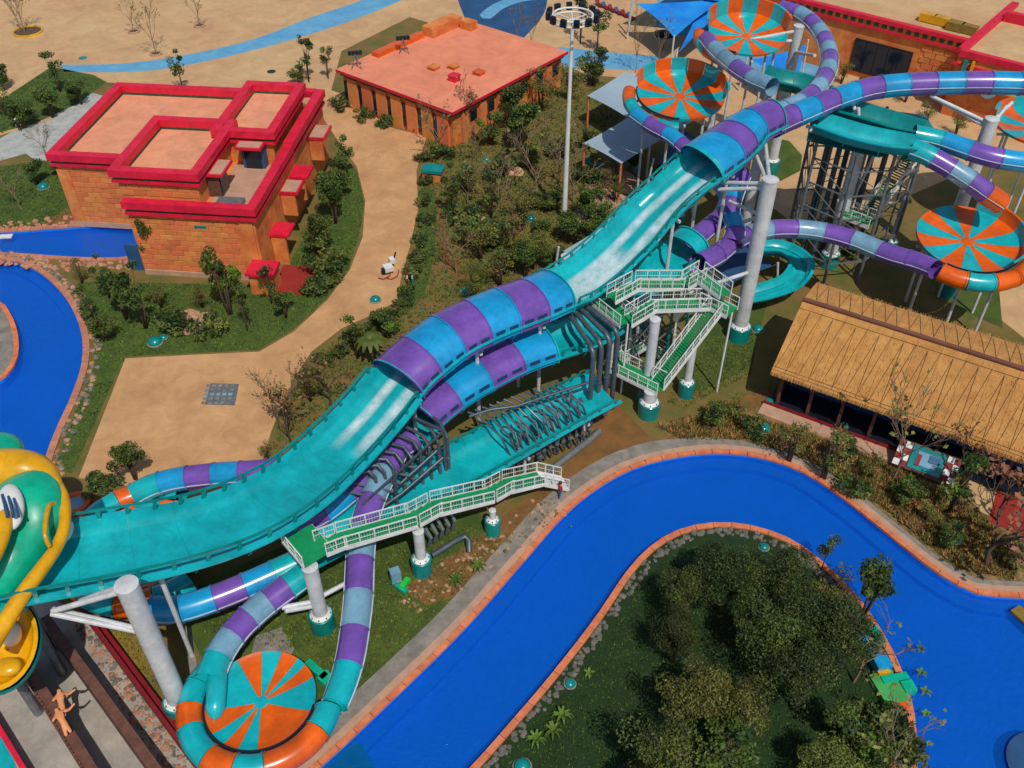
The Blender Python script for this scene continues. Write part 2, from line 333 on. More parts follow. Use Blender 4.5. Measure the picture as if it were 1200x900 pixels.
def coping(owner, pts, w, mat, name, step=1.4, h=.14, off=0.0, closed=False):
    # single coping stones along the rim, each a piece of its own
    L = [0]
    for i in range(1, len(pts)): L.append(L[-1]+math.dist(pts[i], pts[i-1]))
    n = int(L[-1]/step)
    def at(s):
        for i in range(1, len(L)):
            if L[i] >= s:
                t = (s-L[i-1])/max(1e-6, L[i]-L[i-1]); a = Vector(pts[i-1]+(0,)); b = Vector(pts[i]+(0,)); d = (b-a).normalized()
                i0 = max(0, i-2); i1 = min(len(pts)-1, i+1)
                d = (Vector(pts[i1]+(0,))-Vector(pts[i0]+(0,))).normalized()
                return a.lerp(b, t), Vector((-d.y, d.x, 0))
        return Vector(pts[-1]+(0,)), Vector((0, 1, 0))
    for k in range(n):
        a, na = at(k*L[-1]/n+.02); b, nb = at((k+1)*L[-1]/n-.02)
        u, v = Q(a)
        if not (-80 < u < 1290 and -60 < v < 960): continue
        j = random.uniform(-.01, .012)
        vs = []
        for p, nn in ((a, na), (b, nb)):
            for o_, z in ((off-.04, -.06), (off-.04, h+j), (off+w, h+j), (off+w, -.06)): q = p+nn*o_; vs.append((q.x, q.y, z))
        MB().add(vs, [(0, 1, 2, 3), (7, 6, 5, 4), (0, 4, 5, 1), (1, 5, 6, 2), (2, 6, 7, 3), (3, 7, 4, 0)]).build(name, mat, owner)
def struct_empty(name):
    o = bpy.data.objects.new(name, None); col.objects.link(o); o['kind'] = 'structure'; ORG[o.name] = Vector((0, 0, 0)); return o
rim = struct_empty('river_rim'); coping(rim, ro, .38, COPE, 'coping_stone')
a, b = ribbon(ro, .42, .95); m = MB()
for i in range(len(a)-1): m.add([a[i], a[i+1], b[i+1], b[i]], [(0, 1, 2, 3)])
for i in range(len(m.v)): m.v[i] = (m.v[i][0], m.v[i][1], .06)
m.build('pale_kerb_strip', PAVP, rim)
a, b = ribbon(ro, .95, 2.2); b = [q if Q(q)[0] < 760 else p_.lerp(q, max(.35, 1-(Q(q)[0]-760)/200)) for p_, q in zip(a, b)]; m = MB()
for i in range(len(a)-1): m.add([a[i], a[i+1], b[i+1], b[i]], [(0, 1, 2, 3)])
for i in range(len(m.v)): m.v[i] = (m.v[i][0], m.v[i][1], .03)
m.build('grey_edge_path', GREYC, rim)
irim = struct_empty('island_rim'); coping(irim, isl[::-1], .42, COPE, 'coping_stone', off=0)
prim = struct_empty('pool_rim'); coping(prim, pool+pool[:1], .55, COPEP, 'coping_stone', step=1.1)
pirim = struct_empty('pool_island_rim'); coping(pirim, (pisle+pisle[:1])[::-1], .4, COPE, 'coping_stone')
crim = struct_empty('canal_rim'); coping(crim, canal+canal[:1], .5, COPEP, 'coping_stone', step=1.3)
# rocks along rims: real stones, too many to count
def rockmesh(mb, c, r, mi=0):
    n = 6; vs = []; c = Vector(c)
    for zz, rr in ((0, 1), (.45, .85), (.75, .4)):
        for k in range(n):
            a = 2*PI*k/n+zz; q = rr*r*random.uniform(.75, 1.15); vs.append((c.x+q*math.cos(a), c.y+q*math.sin(a), c.z+zz*r*random.uniform(.8, 1.1)-.03))
    fs = []
    for i in range(2):
        for k in range(n): fs.append((i*n+k, i*n+(k+1) % n, (i+1)*n+(k+1) % n, (i+1)*n+k))
    fs.append(tuple(2*n+k for k in range(n))); mb.add(vs, fs, mi)
def rockband(name, pts, o0, o1, dens, r, mats, owner):
    m = MB()
    for i in range(len(pts)-1):
        a = Vector(pts[i]+(0,)); b = Vector(pts[i+1]+(0,)); d = b-a; L = d.length
        if L < 1e-4: continue
        u, v = Q(a)
        if not (-60 < u < 1260 and -40 < v < 940): continue
        d /= L; nn = Vector((-d.y, d.x, 0))
        for k in range(max(1, int(L*dens))):
            p = a+d*random.uniform(0, L)+nn*random.uniform(o0, o1); rockmesh(m, p, r*random.uniform(.5, 1.2), random.randrange(len(mats)))
    m.build(name, mats, owner, kind='stuff')
ROCKD = M('dark_rock', (104, 100, 92), .9, .2, 2, .7, 6)
rockband('rock_border', isl[::-1], .45, 1.15, 7, .24, [ROCK, ROCKD], irim)
rockband('rock_border', pool+pool[:1], .6, 1.5, 5, .3, [ROCKP, ROCK], prim)
rockband('rock_border', canal+canal[:1], .5, 2.2, 5, .35, [ROCKP, COPEP], crim)
# ---------------------------------------------------------------- water slides
class Path:
    def __init__(s, pts, closed=False):   # pts: (u, v, z[, width])
        s.p = crom([P(q[0], q[1], q[2]) for q in pts], .3); s.init()
        ctrl = [P(q[0], q[1], q[2]) for q in pts]; ws = [q[3] if len(q) > 3 else 1 for q in pts]
        near = [min(range(len(s.p)), key=lambda i: (s.p[i]-c).length) for c in ctrl]
        s.w = []
        for i in range(len(s.p)):
            k = 0
            while k < len(near)-2 and i > near[k+1]: k += 1
            t = 0 if near[k+1] == near[k] else max(0, min(1, (i-near[k])/(near[k+1]-near[k]))); t = t*t*(3-2*t)
            s.w.append(ws[k]+(ws[k+1]-ws[k])*t)
    def init(s):
        s.L = [0]
        for i in range(1, len(s.p)): s.L.append(s.L[-1]+(s.p[i]-s.p[i-1]).length)
        s.len = s.L[-1]
    def at(s, d):
        d = max(0, min(s.len-1e-5, d)); lo = 0; hi = len(s.L)-1
        while hi-lo > 1:
            m = (lo+hi)//2
            if s.L[m] <= d: lo = m
            else: hi = m
        t = (d-s.L[lo])/max(1e-6, s.L[hi]-s.L[lo]); p = s.p[lo].lerp(s.p[hi], t); w_ = s.w[lo]+(s.w[hi]-s.w[lo])*t
        i0 = max(0, lo-2); i1 = min(len(s.p)-1, hi+2); tn = (s.p[i1]-s.p[i0]).normalized()
        sd = tn.cross(Vector((0, 0, 1))).normalized(); up = sd.cross(tn)
        return p, tn, sd, up, w_
    def near(s, u, v):
        best = min(range(len(s.p)), key=lambda i: (Q(s.p[i])[0]-u)**2+(Q(s.p[i])[1]-v)**2); return s.L[best]
def sweep(path, d0, d1, prof, closed=True, n=None, ends=True, mb=None, mi=0):
    mb = mb or MB(); n = n or max(2, int((d1-d0)/.7)); b = len(mb.v); k = None
    for i in range(n+1):
        p, t, sd, up, w_ = path.at(d0+(d1-d0)*i/n); pr = prof(w_); k = len(pr)
        for a, h in pr: mb.v.append(tuple(p+sd*a+up*h))
    kk = k if closed else k-1
    for i in range(n):
        for j in range(kk): mb.f.append((b+i*k+j, b+i*k+(j+1) % k, b+(i+1)*k+(j+1) % k, b+(i+1)*k+j)); mb.m.append(mi)
    return mb
def circ(r, n=20): return [(r*math.cos(2*PI*i/n), r*math.sin(2*PI*i/n)) for i in range(n)]
CM = {'p': PURP, 'c': CYAN, 'l': PALE, 't': TEAL, 'o': ORNG, 'g': TEALD}
SEAM = M('pale_seam', (186, 196, 206), .5)
def tube_run(owner, path, pat, ds=None, seg=None, d0=0, d1=None, k=1.0, name='tube_segment'):
    """closed tube of coloured segments with raised flange rings between them and a seam down each side"""
    d1 = path.len if d1 is None else d1; n = len(pat) if seg is None else max(1, round((d1-d0)/seg)); ln = (d1-d0)/n
    for i in range(n):
        a = d0+i*ln; b = a+ln; c = pat[i % len(pat)]
        mb = sweep(path, a+.012, b-.012, lambda w_: circ(w_*k), n=max(4, int(ln/.35)))
        for q, (e0, e1) in enumerate(((a+.012, a+.09), (b-.09, b-.012))):
            sweep(path, e0, e1, lambda w_: circ(w_*k+.055), n=1, mb=mb, mi=0)
        for sgn in (-1, 1):
            sweep(path, a+.02, b-.02, lambda w_: [(sgn*(w_*k-.02), -.03), (sgn*(w_*k+.06), -.03), (sgn*(w_*k+.06), .03), (sgn*(w_*k-.02), .03)], n=max(3, int(ln/.5)), mb=mb, mi=1)
        mb.build(name, [CM[c], SEAM], owner, smooth=.7)
def chute_prof(h=1.0, flat=.62):
    def f(W):
        a = W/2; t = .12
        inn = [(-a, h), (-a+.12, h*.55), (-a+.38, .2), (-a*flat, .03), (-a*.28, 0), (0, .09), (a*.28, 0), (a*flat, .03), (a-.38, .2), (a-.12, h*.55), (a, h)]
        out = [(a+.3, h), (a+.3, h-.12), (a+.1, h-.12), (a-.02, h*.5), (a-.3, .05), (a*flat, -.13), (0, -.1), (-a*flat, -.13), (-a+.3, .05), (-a+.02, h*.5), (-a-.1, h-.12), (-a-.3, h-.12), (-a-.3, h)]
        return inn+out
    return f
def chute_run(owner, path, d0, d1, seg=3.0, mat=None, h=1.0, name='chute_section'):
    n = max(1, round((d1-d0)/seg)); ln = (d1-d0)/n
    for i in range(n):
        a = d0+i*ln; b = a+ln; mb = sweep(path, a+.006, b-.006, chute_prof(h), n=max(3, int(ln/.6)))
        # flange below the joint
        sweep(path, b-.08, b-.01, lambda W: [(-W/2-.2, h-.14), (-W/2+.1, -.02), (0, -.26), (W/2-.1, -.02), (W/2+.2, h-.14), (W/2+.05, h-.3), (W/2-.3, -.3), (0, -.4), (-W/2+.3, -.3), (-W/2-.05, h-.3)], n=1, mb=mb)
        mb.build(name, mat or TEAL, owner, smooth=.6)
def side_rail(owner, path, d0, d1, side, h0=1.0, h1=1.75, step=1.5, mat=None):
    mat = mat or TEALD
    def pr(W): a = side*(W/2+.14); return [(a-.07, h1-.06), (a+.07, h1-.06), (a+.07, h1+.06), (a-.07, h1+.06)]
    sweep(path, d0, d1, pr).build('side_rail', mat, owner)
    n = int((d1-d0)/step)
    for i in range(n+1):
        p, t, sd, up, W = path.at(d0+(d1-d0)*i/max(1, n)); q = p+sd*side*(W/2+.14)
        MB().beam(q+up*(h0-.02), q+up*h1, .12, .24).build('rail_post', mat, owner)
def hood_run(owner, path, d0, d1, pat, H=2.5, windows=True):
    n = len(pat); ln = (d1-d0)/n
    def arch(W, e=0.0):
        a = W/2+.12+e; base = .95
        pts = [(-a, base-.55)]+[(-a*math.cos(PI*i/14), base+(H+e-base)*math.sin(PI*i/14)**.85) for i in range(15)]+[(a, base-.55)]
        a2 = a-.1; pts2 = [(a2, base-.55)]+[(a2*math.cos(PI*i/14), base+(H+e-.1-base)*math.sin(PI*i/14)**.85) for i in range(15)]+[(-a2, base-.55)]
        return pts+pts2
    for i in range(n):
        a = d0+i*ln; b = a+ln
        mb = sweep(path, a+.01, b-.01, arch, n=max(4, int(ln/.4)))
        for e0, e1 in ((a+.01, a+.1), (b-.1, b-.01)): sweep(path, e0, e1, lambda W: arch(W, .06), n=1, mb=mb)
        # proud bolting flange above the skirt
        for s_ in (-1, 1):
            sweep(path, a+.02, b-.02, lambda W: [(s_*(W/2+.1), .9), (s_*(W/2+.26), .9), (s_*(W/2+.26), .98), (s_*(W/2+.1), .98)], n=4, mb=mb)
        o = mb.build('hood_segment', CM[pat[i]], owner, smooth=.6)
        if i in (0, n-1):
            e = d0+.02 if i == 0 else d1-.12
            sweep(path, e, e+.12, lambda W: arch(W, .13), n=1).build('mouth_flange', TEAL, owner)
        if windows:
            for j in range(2):
                c = a+ln*(.27+.46*j)
                for s_ in (-1, 1):
                    sweep(path, c-ln*.15, c+ln*.15, lambda W: [(s_*(W/2+.1), 1.08), (s_*(W/2+.15), 1.08), (s_*(W/2+.12), 1.36), (s_*(W/2+.05), 1.36)], n=2).build('window', WIN, o)
def film(owner, path, d0, d1, lanes=((-.85, .62), (.85, .55)), h=.09):
    for c, hw in lanes:
        o = sweep(path, d0, d1, lambda W: [(c*W/4.4+hw*x, h+.03*x*x) for x in (-1, -.5, 0, .5, 1)], closed=False, n=30).build('water_film', FOAM, owner, smooth=1)
        at = o.data.attributes.new('wet', 'FLOAT', 'POINT')
        for i in range(31):
            e = min(1, i/5, (30-i)/8)
            for j in range(5): at.data[i*5+j].value = e*(0, .75, 1, .75, 0)[j]
def foam_mat():
    m = bpy.data.materials.new('white_water_film'); m.use_nodes = True; n = m.node_tree.nodes; l = m.node_tree.links
    b = n['Principled BSDF']; b.inputs['Base Color'].default_value = (.78, .93, .95, 1); b.inputs['Roughness'].default_value = .2
    geo = n.new('ShaderNodeNewGeometry'); no = n.new('ShaderNodeTexNoise'); no.inputs['Scale'].default_value = .8; no.inputs['Detail'].default_value = 8; no.inputs['Roughness'].default_value = .7
    l.new(geo.outputs['Position'], no.inputs[0]); mr = n.new('ShaderNodeMapRange'); mr.inputs[1].default_value = .3; mr.inputs[2].default_value = .62; mr.inputs[3].default_value = .25; mr.inputs[4].default_value = .82
    at = n.new('ShaderNodeAttribute'); at.attribute_name = 'wet'; mu = n.new('ShaderNodeMath'); mu.operation = 'MULTIPLY'
    l.new(no.outputs[0], mr.inputs[0]); l.new(mr.outputs[0], mu.inputs[0]); l.new(at.outputs['Fac'], mu.inputs[1]); l.new(mu.outputs[0], b.inputs['Alpha']); return m
FOAM = foam_mat()
TL = 'water slide'
# --- the big upper slide
S1 = Path([(1230, 99, 18.6, 1.05), (1140, 97, 18.3, 1.05), (1040, 101, 18, 1.05), (985, 114, 17.6, 1.05), (940, 132, 17.3, 1.1), (905, 147, 17, 1.15)])
t1 = empty('water_slide', P(640, 420, 0), 'longest and highest raft slide, striped hoods and open turquoise chute with white water', TL)
tube_run(t1, S1, 'pcpcpcpcpcp', d0=0)
UP = [(905, 150, 16.3, 3.0), (882, 160, 16.2, 3.3), (868, 170, 15.9, 4.0), (848, 186, 15.6, 4.5), (824, 204, 15.2, 4.6), (772, 250, 12.6, 4.6), (735, 290, 10.6, 4.7), (705, 318, 9.3, 4.8), (675, 340, 8.6, 4.8), (648, 354, 8.7, 4.5), (620, 366, 9.0, 4.5), (575, 383, 9.2, 4.5), (530, 405, 9.0, 4.5), (495, 431, 8.5, 4.5), (470, 455, 7.9, 4.5), (440, 492, 7.2, 4.5), (395, 540, 7.0, 4.6), (350, 580, 7.4, 4.8), (300, 610, 8.0, 5.0), (250, 630, 8.6, 5.0), (200, 643, 9.2, 5.0), (150, 653, 9.7, 5.0), (100, 662, 10.0, 5.0), (50, 671, 10.3, 5.0), (10, 680, 10.5, 5.0), (-40, 690, 10.6, 5.0)]
S1b = Path(UP)
dm = S1b.near(824, 204); dh0 = S1b.near(648, 354); dh1 = S1b.near(470, 455)
chute_run(t1, S1b, 0, S1b.len)
hood_run(t1, S1b, .3, dm, 'pcpc', H=2.7)
hood_run(t1, S1b, dh0, dh1, 'cpcpcp', H=2.7)
for s_ in (-1, 1):
    side_rail(t1, S1b, dm+.5, dh0-.5, s_, step=1.3, h1=1.5)
    side_rail(t1, S1b, dh1+.5, S1b.len-.3, s_, h1=1.72, step=1.7); sweep(S1b, dh1+.5, S1b.len-.3, lambda W: [(s_*(W/2+.5), .86), (s_*(W/2+.28), .86), (s_*(W/2+.28), .99), (s_*(W/2+.5), .99)]).build('edge_flange', TEAL, t1)
film(t1, S1b, dm-2, dh0); film(t1, S1b, S1b.near(735, 290), dh0+.5, lanes=((-.2, 1.5),), h=.16); film(t1, S1b, dh1-1.5, S1b.near(400, 535))
# --- the middle slide
t2 = empty('water_slide', P(600, 470, 0), 'middle raft slide with four stripe purple and cyan hood tucked beneath the upper slide', TL)
S2 = Path([(812, 292, 8.2, 3.3), (790, 312, 7.6, 3.5), (762, 338, 7.0, 3.6), (730, 368, 6.2, 3.8), (700, 390, 5.6, 3.9), (668, 403, 5.4, 3.9), (640, 412, 5.4, 3.9), (600, 427, 5.4, 3.9), (560, 447, 5.2, 3.9), (520, 472, 4.8, 3.9), (488, 500, 4.4, 3.8), (468, 528, 4.0, 3.4)])
chute_run(t2, S2, 0, S2.len, h=.9)
hood_run(t2, S2, S2.near(640, 412), S2.near(492, 497), 'cpcp', H=2.3)
hood_run(t2, S2, 0.0, 1.6, 't', H=2.4, windows=False)
for s_ in (-1, 1): side_rail(t2, S2, 2, S2.near(645, 410), s_, h0=.9, h1=1.45)
TA = Path([(468, 522, 4.9, .95), (452, 552, 4.6, .95), (436, 586, 4.3, .95), (426, 620, 4.0, .95), (422, 655, 3.7, .95), (420, 700, 3.4, .95), (416, 736, 3.1, .92), (411, 768, 2.95, .9), (403, 798, 2.85, .86), (392, 826, 2.72, .82)])
tube_run(t2, TA, 'plplplpt')
TB = Path([(486, 514, 4.9, .9), (450, 540, 4.5, .9), (415, 572, 4.2, .9), (380, 600, 4.0, .9), (345, 618, 3.8, .9)])
tube_run(t2, TB, 'pcpcp')
# the two tubes that feed it
TC = Path([(1096, 316, 8.5, .82), (1074, 307, 8.2, .88), (1040, 297, 8.0, .88), (1000, 281, 8.0, .88), (960, 271, 8.0, .88), (925, 268, 8.1, .88), (890, 271, 8.3, .88), (862, 283, 8.4, .88), (838, 300, 8.8, .95), (818, 310, 9.0, 1.0)])
tube_run(t2, TC, 'opplplplppp'[1:])
# --- the lowest slide
t3 = empty('water_slide', P(560, 560, 0), 'lowest open turquoise raft slide running along the pipework to the lower stairs', TL)
S3 = Path([(712, 462, 3.3, 3.8), (680, 478, 3.0, 3.9), (640, 500, 2.7, 4.0), (590, 528, 2.5, 4.0), (540, 556, 2.4, 4.0), (495, 582, 2.4, 3.8), (450, 606, 2.6, 3.5), (410, 628, 2.8, 3.3), (376, 646, 3.0, 3.2), (350, 660, 3.1, 3.2)])
chute_run(t3, S3, 0, S3.len, h=1.0)
TD = Path([(356, 656, 4.0, .92), (330, 668, 3.9, .92), (290, 686, 3.7, .92), (250, 702, 3.6, .92), (210, 714, 3.5, .92), (178, 714, 3.4, .92)])
tube_run(t3, TD, 'tcpccc'[:4]+'c')
TE = Path([(360, 672, 3.9, .92), (340, 686, 3.8, .92), (308, 710, 3.6, .92), (278, 738, 3.5, .92), (256, 770, 3.4, .92), (245, 798, 3.3, .92)])
tube_run(t3, TE, 'tplplt')
def deck_of(t, pts, z): pass
for s_ in (-1, 1): side_rail(t3, S3, .5, S3.len-1, s_, h0=1.0, h1=1.4)
# --- bowls
def bowl(owner, c, Rr, n=14, rot=0.0, cols='ot', wall=None, wall_h=1.0, ring=None, ring_r=.9, ring_n=8, ring_pat='ot', dz=.0, dish=.35, rim_gap=.15, legs=True, hub='o', tilt=0.0, sectors=None, ring_cuts=None):
    c = Vector(c); secs = [(R(x), R(y), z) for x, y, z in sectors] if sectors else [(rot+2*PI*i/n, rot+2*PI*(i+1)/n, cols[i % len(cols)]) for i in range(n)]; n = len(secs)
    TM = Matrix.Translation(c) @ Matrix.Rotation(tilt, 4, 'X') @ Matrix.Translation(-c); mb_build = MB.build
    def tb(self, *a, **k):
        if tilt: self.v = [tuple(TM @ Vector(q)) for q in self.v]
        return mb_build(self, *a, **k)
    MB.tbuild = tb
    for i in range(n):
        a0, a1, cc = secs[i]; mb = MB(); k = max(4, int((a1-a0)/.08)); rr = [.08, .3, .55, .8, .93, 1.0]; hh = [0, .04, .12, .35, .62, 1.0]
        mid = None
        wall_on = wall is not None and ((((a0+a1)/2-wall[0]) % (2*PI)) < (wall[1]-wall[0]))
        vs = []
        prof = [(Rr*r_, dish*h_) for r_, h_ in zip(rr, hh)]
        if wall_on: prof += [(Rr*1.04, dish+wall_h*.5), (Rr*1.05, dish+wall_h), (Rr*1.05+.22, dish+wall_h), (Rr*1.05+.2, dish+wall_h-.15)]
        else: prof += [(Rr*1.0+.1, dish+.05), (Rr+.1, dish-.2)]
        for r_, z in prof:
            for j in range(k+1):
                a = a0+.003+(a1-a0-.006)*j/k; vs.append((c.x+r_*math.cos(a), c.y+r_*math.sin(a), c.z+z))
        fs = [(p*(k+1)+j, p*(k+1)+j+1, (p+1)*(k+1)+j+1, (p+1)*(k+1)+j) for p in range(len(prof)-1) for j in range(k)]
        # underside shell
        b = len(vs); pr2 = [(Rr+.08, dish-.2), (Rr*.6, -.15), (Rr*.08, -.35)]
        for r_, z in pr2:
            for j in range(k+1):
                a = a0+(a1-a0)*j/k; vs.append((c.x+r_*math.cos(a), c.y+r_*math.sin(a), c.z+z))
        fs += [(b+p*(k+1)+j, b+p*(k+1)+j+1, b+(p+1)*(k+1)+j+1, b+(p+1)*(k+1)+j) for p in range(2) for j in range(k)]
        mb.add(vs, fs); mb.tbuild('bowl_panel', CM[cc], owner, smooth=.5)
    MB().lathe(c, [(0.001, .06), (Rr*.07, .05), (Rr*.13, -.0+.02), (Rr*.13, -.1)], 16).tbuild('hub', CM[hub], owner, smooth=.6)
    if ring:
        a0, a1 = ring; n2 = ring_n; cut = [a0+(a1-a0)*i/n2 for i in range(n2+1)]
        if ring_cuts: cut = [R(x) for x in ring_cuts]; n2 = len(cut)-1; a0, a1 = cut[0], cut[-1]
        for i in range(n2):
            b0 = cut[i]; b1 = cut[i+1]; rr0 = Rr+ring_r+rim_gap; mb = MB(); k = 6; pr = circ(ring_r, 16); vs = []
            for j in range(k+1):
                a = b0+.004+(b1-b0-.008)*j/k
                for s_, h in pr: vs.append((c.x+(rr0+s_)*math.cos(a), c.y+(rr0+s_)*math.sin(a), c.z+dz+h))
            fs = [(j*16+q, j*16+(q+1) % 16, (j+1)*16+(q+1) % 16, (j+1)*16+q) for j in range(k) for q in range(16)]
            mb.add(vs, fs)
            for e in (b0+.01, b1-.03):
                vs = []
                for a in (e, e+.02):
                    for s_, h in circ(ring_r+.06, 16): vs.append((c.x+(rr0+s_)*math.cos(a), c.y+(rr0+s_)*math.sin(a), c.z+dz+h))
                mb.add(vs, [(q, (q+1) % 16, 16+(q+1) % 16, 16+q) for q in range(16)])
            mb.tbuild('trough_segment', CM[ring_pat[i % len(ring_pat)]], owner, smooth=.7)
        # dark cover joint line between trough and dish
        vs = []; mb = MB(); k = 40
        for j in range(k+1):
            a = a0+(a1-a0)*j/k
            for r_, z in ((Rr+.02, dish+.02), (Rr+.16, dish+.02), (Rr+.16, dish+.12), (Rr+.02, dish+.12)): vs.append((c.x+r_*math.cos(a), c.y+r_*math.sin(a), c.z+z))
        mb.add(vs, [(j*4+q, j*4+(q+1) % 4, (j+1)*4+(q+1) % 4, (j+1)*4+q) for j in range(k) for q in range(4)])
        mb.tbuild('cover_joint', DARK, owner)
    if legs:
        for k in range(6):
            a = rot+k*PI/3; q = c+Vector((math.cos(a)*Rr*.8, math.sin(a)*Rr*.8, -.1))
            q.z = c.z-.35+math.sin(tilt)*(q.y-c.y); MB().tube([(q.x, q.y, 0), (q.x, q.y, q.z)], .14, 8).build('leg', WHITE, owner, smooth=.6)
        ty = math.sin(tilt)*Rr; MB().beam(c+Vector((-Rr, 0, -.5)), c+Vector((Rr, 0, -.5)), .2).beam(c+Vector((0, -Rr, -.5-ty)), c+Vector((0, Rr, -.5+ty)), .2).build('cross_beam', WHITE, owner)
B1 = P(306, 823, 2.6)
b1 = empty('slide_bowl', (B1.x, B1.y, 0), 'orange and turquoise sectored slide bowl beside the river bank at lower left', 'slide bowl')
bowl(b1, B1, 3.25, 14, rot=.1, sectors=[(-12, 28, 't'), (28, 46, 'o'), (46, 58, 't'), (58, 78, 'o'), (78, 100, 't'), (100, 126, 'o'), (126, 192, 't'), (192, 222, 'o'), (222, 240, 't'), (240, 257, 'o'), (257, 278, 't'), (278, 348, 'o')], ring=(R(150), R(395)), ring_cuts=(140, 165, 186, 206, 238, 262, 285, 333, 354), ring_r=.8, ring_pat='ttototot', dz=.1, hub='t', dish=.3)
MB().tube(crom([B1+Vector((-2.9, 1.9, .75)), B1+Vector((-2.75, .9, .7)), B1+Vector((-2.6, -.3, .45)), B1+Vector((-2.5, -1.2, .1))], .2), [.25, .5]+[.6]*(len(crom([B1+Vector((-2.9, 1.9, .75)), B1+Vector((-2.75, .9, .7)), B1+Vector((-2.6, -.3, .45)), B1+Vector((-2.5, -1.2, .1))], .2))-5)+[.5, .35, .1], 14).build('entry_hump', TEAL, b1, smooth=.8)
B2 = P(172, 640, 2.2)
b2 = empty('slide_bowl', (B2.x, B2.y, 0), 'slide bowl mostly hidden under the long turquoise chute left of the plaza', 'slide bowl')
bowl(b2, B2, 4.0, 14, rot=.25, ring=(R(75), R(320)), ring_r=.9, ring_n=9, ring_pat='to', dz=.2)
TF = Path([(345, 548, 4.6, .9), (300, 553, 4.3, .9), (255, 556, 4.0, .9), (212, 561, 3.7, .9), (180, 569, 3.4, .9), (158, 580, 3.0, .9)])
tube_run(t3, TF, 'ppcpct')
B3 = P(797, 113, 11.3)
b3 = empty('slide_bowl', (B3.x, B3.y, 0), 'orange and turquoise sectored bowl over the grey shade sails', 'slide bowl')
bowl(b3, B3, 4.6, 16, rot=.12, wall=(R(-20), R(175)), wall_h=1.2, ring=(R(165), R(262)), ring_r=.7, ring_n=4, ring_pat='otot', dz=-.3, tilt=R(9))
B4 = P(875, 42, 16.2)
b4 = empty('slide_bowl', (B4.x, B4.y, 0), 'topmost orange and turquoise bowl inside the striped tube loop below the blue sails', 'slide bowl')
bowl(b4, B4, 4.1, 16, rot=0.0, wall=(R(-10), R(190)), wall_h=1.6, ring=(R(170), R(245)), ring_r=.7, ring_n=4, ring_pat='otot', dz=-.3, tilt=R(10))
B5 = P(1134, 283, 8.6)
b5 = empty('slide_bowl', (B5.x, B5.y, 0), 'large orange and turquoise bowl behind the thatched roof at right', 'slide bowl')
bowl(b5, B5, 4.45, 14, rot=.22, wall=(R(-60), R(60)), wall_h=1.1, ring=(R(228), R(322)), ring_r=.8, ring_n=4, ring_pat='otoo', dz=.0, tilt=R(8))
B6 = P(1222, 152, 12)
b6 = empty('slide_bowl', (B6.x, B6.y, 0), 'orange and turquoise bowl cut by the right edge of the view', 'slide bowl')
bowl(b6, B6, 4.4, 14, rot=0.1, wall=(R(-60), R(150)), wall_h=1.0)
# --- upper loops
t4 = empty('water_slide', P(950, 120, 0), 'striped purple and pale blue tube looping round the right of the topmost bowl', TL)
TG = Path([(915, 10, 17.5, .85), (938, 17, 17.5, .85), (957, 32, 17.4, .85), (969, 52, 17.3, .85), (972, 75, 17.2, .85), (962, 98, 17.1, .85), (944, 116, 17.1, .85), (922, 127, 17, .85), (900, 136, 16.9, .9), (880, 148, 16.7, .95)])
tube_run(t4, TG, 'plplplplplpllp')
TH = Path([(828, 46, 16.2, .85), (842, 62, 16.4, .85), (862, 79, 16.7, .85), (882, 92, 16.9, .85), (905, 102, 17.1, .85)])
tube_run(t4, TH, 'pllpl')
t5 = empty('water_slide', P(790, 160, 0), 'cyan and purple tube from the bowl by the grey sails diving under the upper slide', TL)
TI = Path([(745, 134, 10.8, .8), (765, 148, 10.8, .8), (790, 162, 10.6, .8), (812, 182, 10.4, .8), (835, 205, 10.2, .8), (852, 228, 9.8, .8), (848, 250, 9.4, .85), (832, 265, 9.1, .9), (812, 282, 9.0, .95)])
tube_run(t5, TI, 'cpcpcpccpp')
TI2 = Path([(870, 205, 12.4, .8), (862, 225, 11.6, .8), (856, 246, 10.6, .85), (862, 268, 9.6, .85), (858, 286, 8.8, .9)])
tube_run(t5, TI2, 'pcpcp')
t6 = empty('water_slide', P(1120, 200, 0), 'pair of striped tubes leaving the teal launch troughs towards the right bowls', TL)
TJ = Path([(1040, 165, 15.6, 1.0), (1062, 172, 15.4, .95), (1085, 181, 15.2, .9), (1112, 196, 14.5, .9), (1138, 213, 13.6, .9), (1158, 228, 12.6, .95), (1172, 238, 11.8, 1.0)])
tube_run(t6, TJ, 'tplpo', d0=TJ.near(1068, 175))
TK = Path([(1070, 158, 15.6, .9), (1100, 164, 15.4, .9), (1130, 174, 15.2, .9), (1162, 184, 15, .9), (1200, 190, 14.8, .9), (1240, 192, 14.6, .9)])
tube_run(t6, TK, 'tcpcc')
def trough(owner, pts, W, mat, h=1.0):
    p = Path([(a, b, c, d) for a, b, c, d in pts]); chute_run(owner, p, 0, p.len, seg=3.5, mat=mat, h=h); return p
t7 = empty('slide_tower', P(1020, 230, 0), 'teal slide launch tower of open troughs on a grey steel frame', 'slide tower')
trough(t7, [(960, 128, 15.8, 2.6), (1000, 138, 15.6, 2.8), (1040, 150, 15.3, 2.8), (1078, 160, 15.2, 2.2)], 0, TEALD)
trough(t7, [(955, 150, 15.5, 2.6), (990, 162, 15.2, 2.8), (1030, 172, 15.0, 2.8), (1072, 178, 15.0, 2.2)], 0, TEAL)
trough(t7, [(890, 92, 16.4, 2.2), (912, 100, 16.2, 2.6), (940, 106, 16, 2.8), (962, 118, 15.8, 2.6)], 0, TEALD)
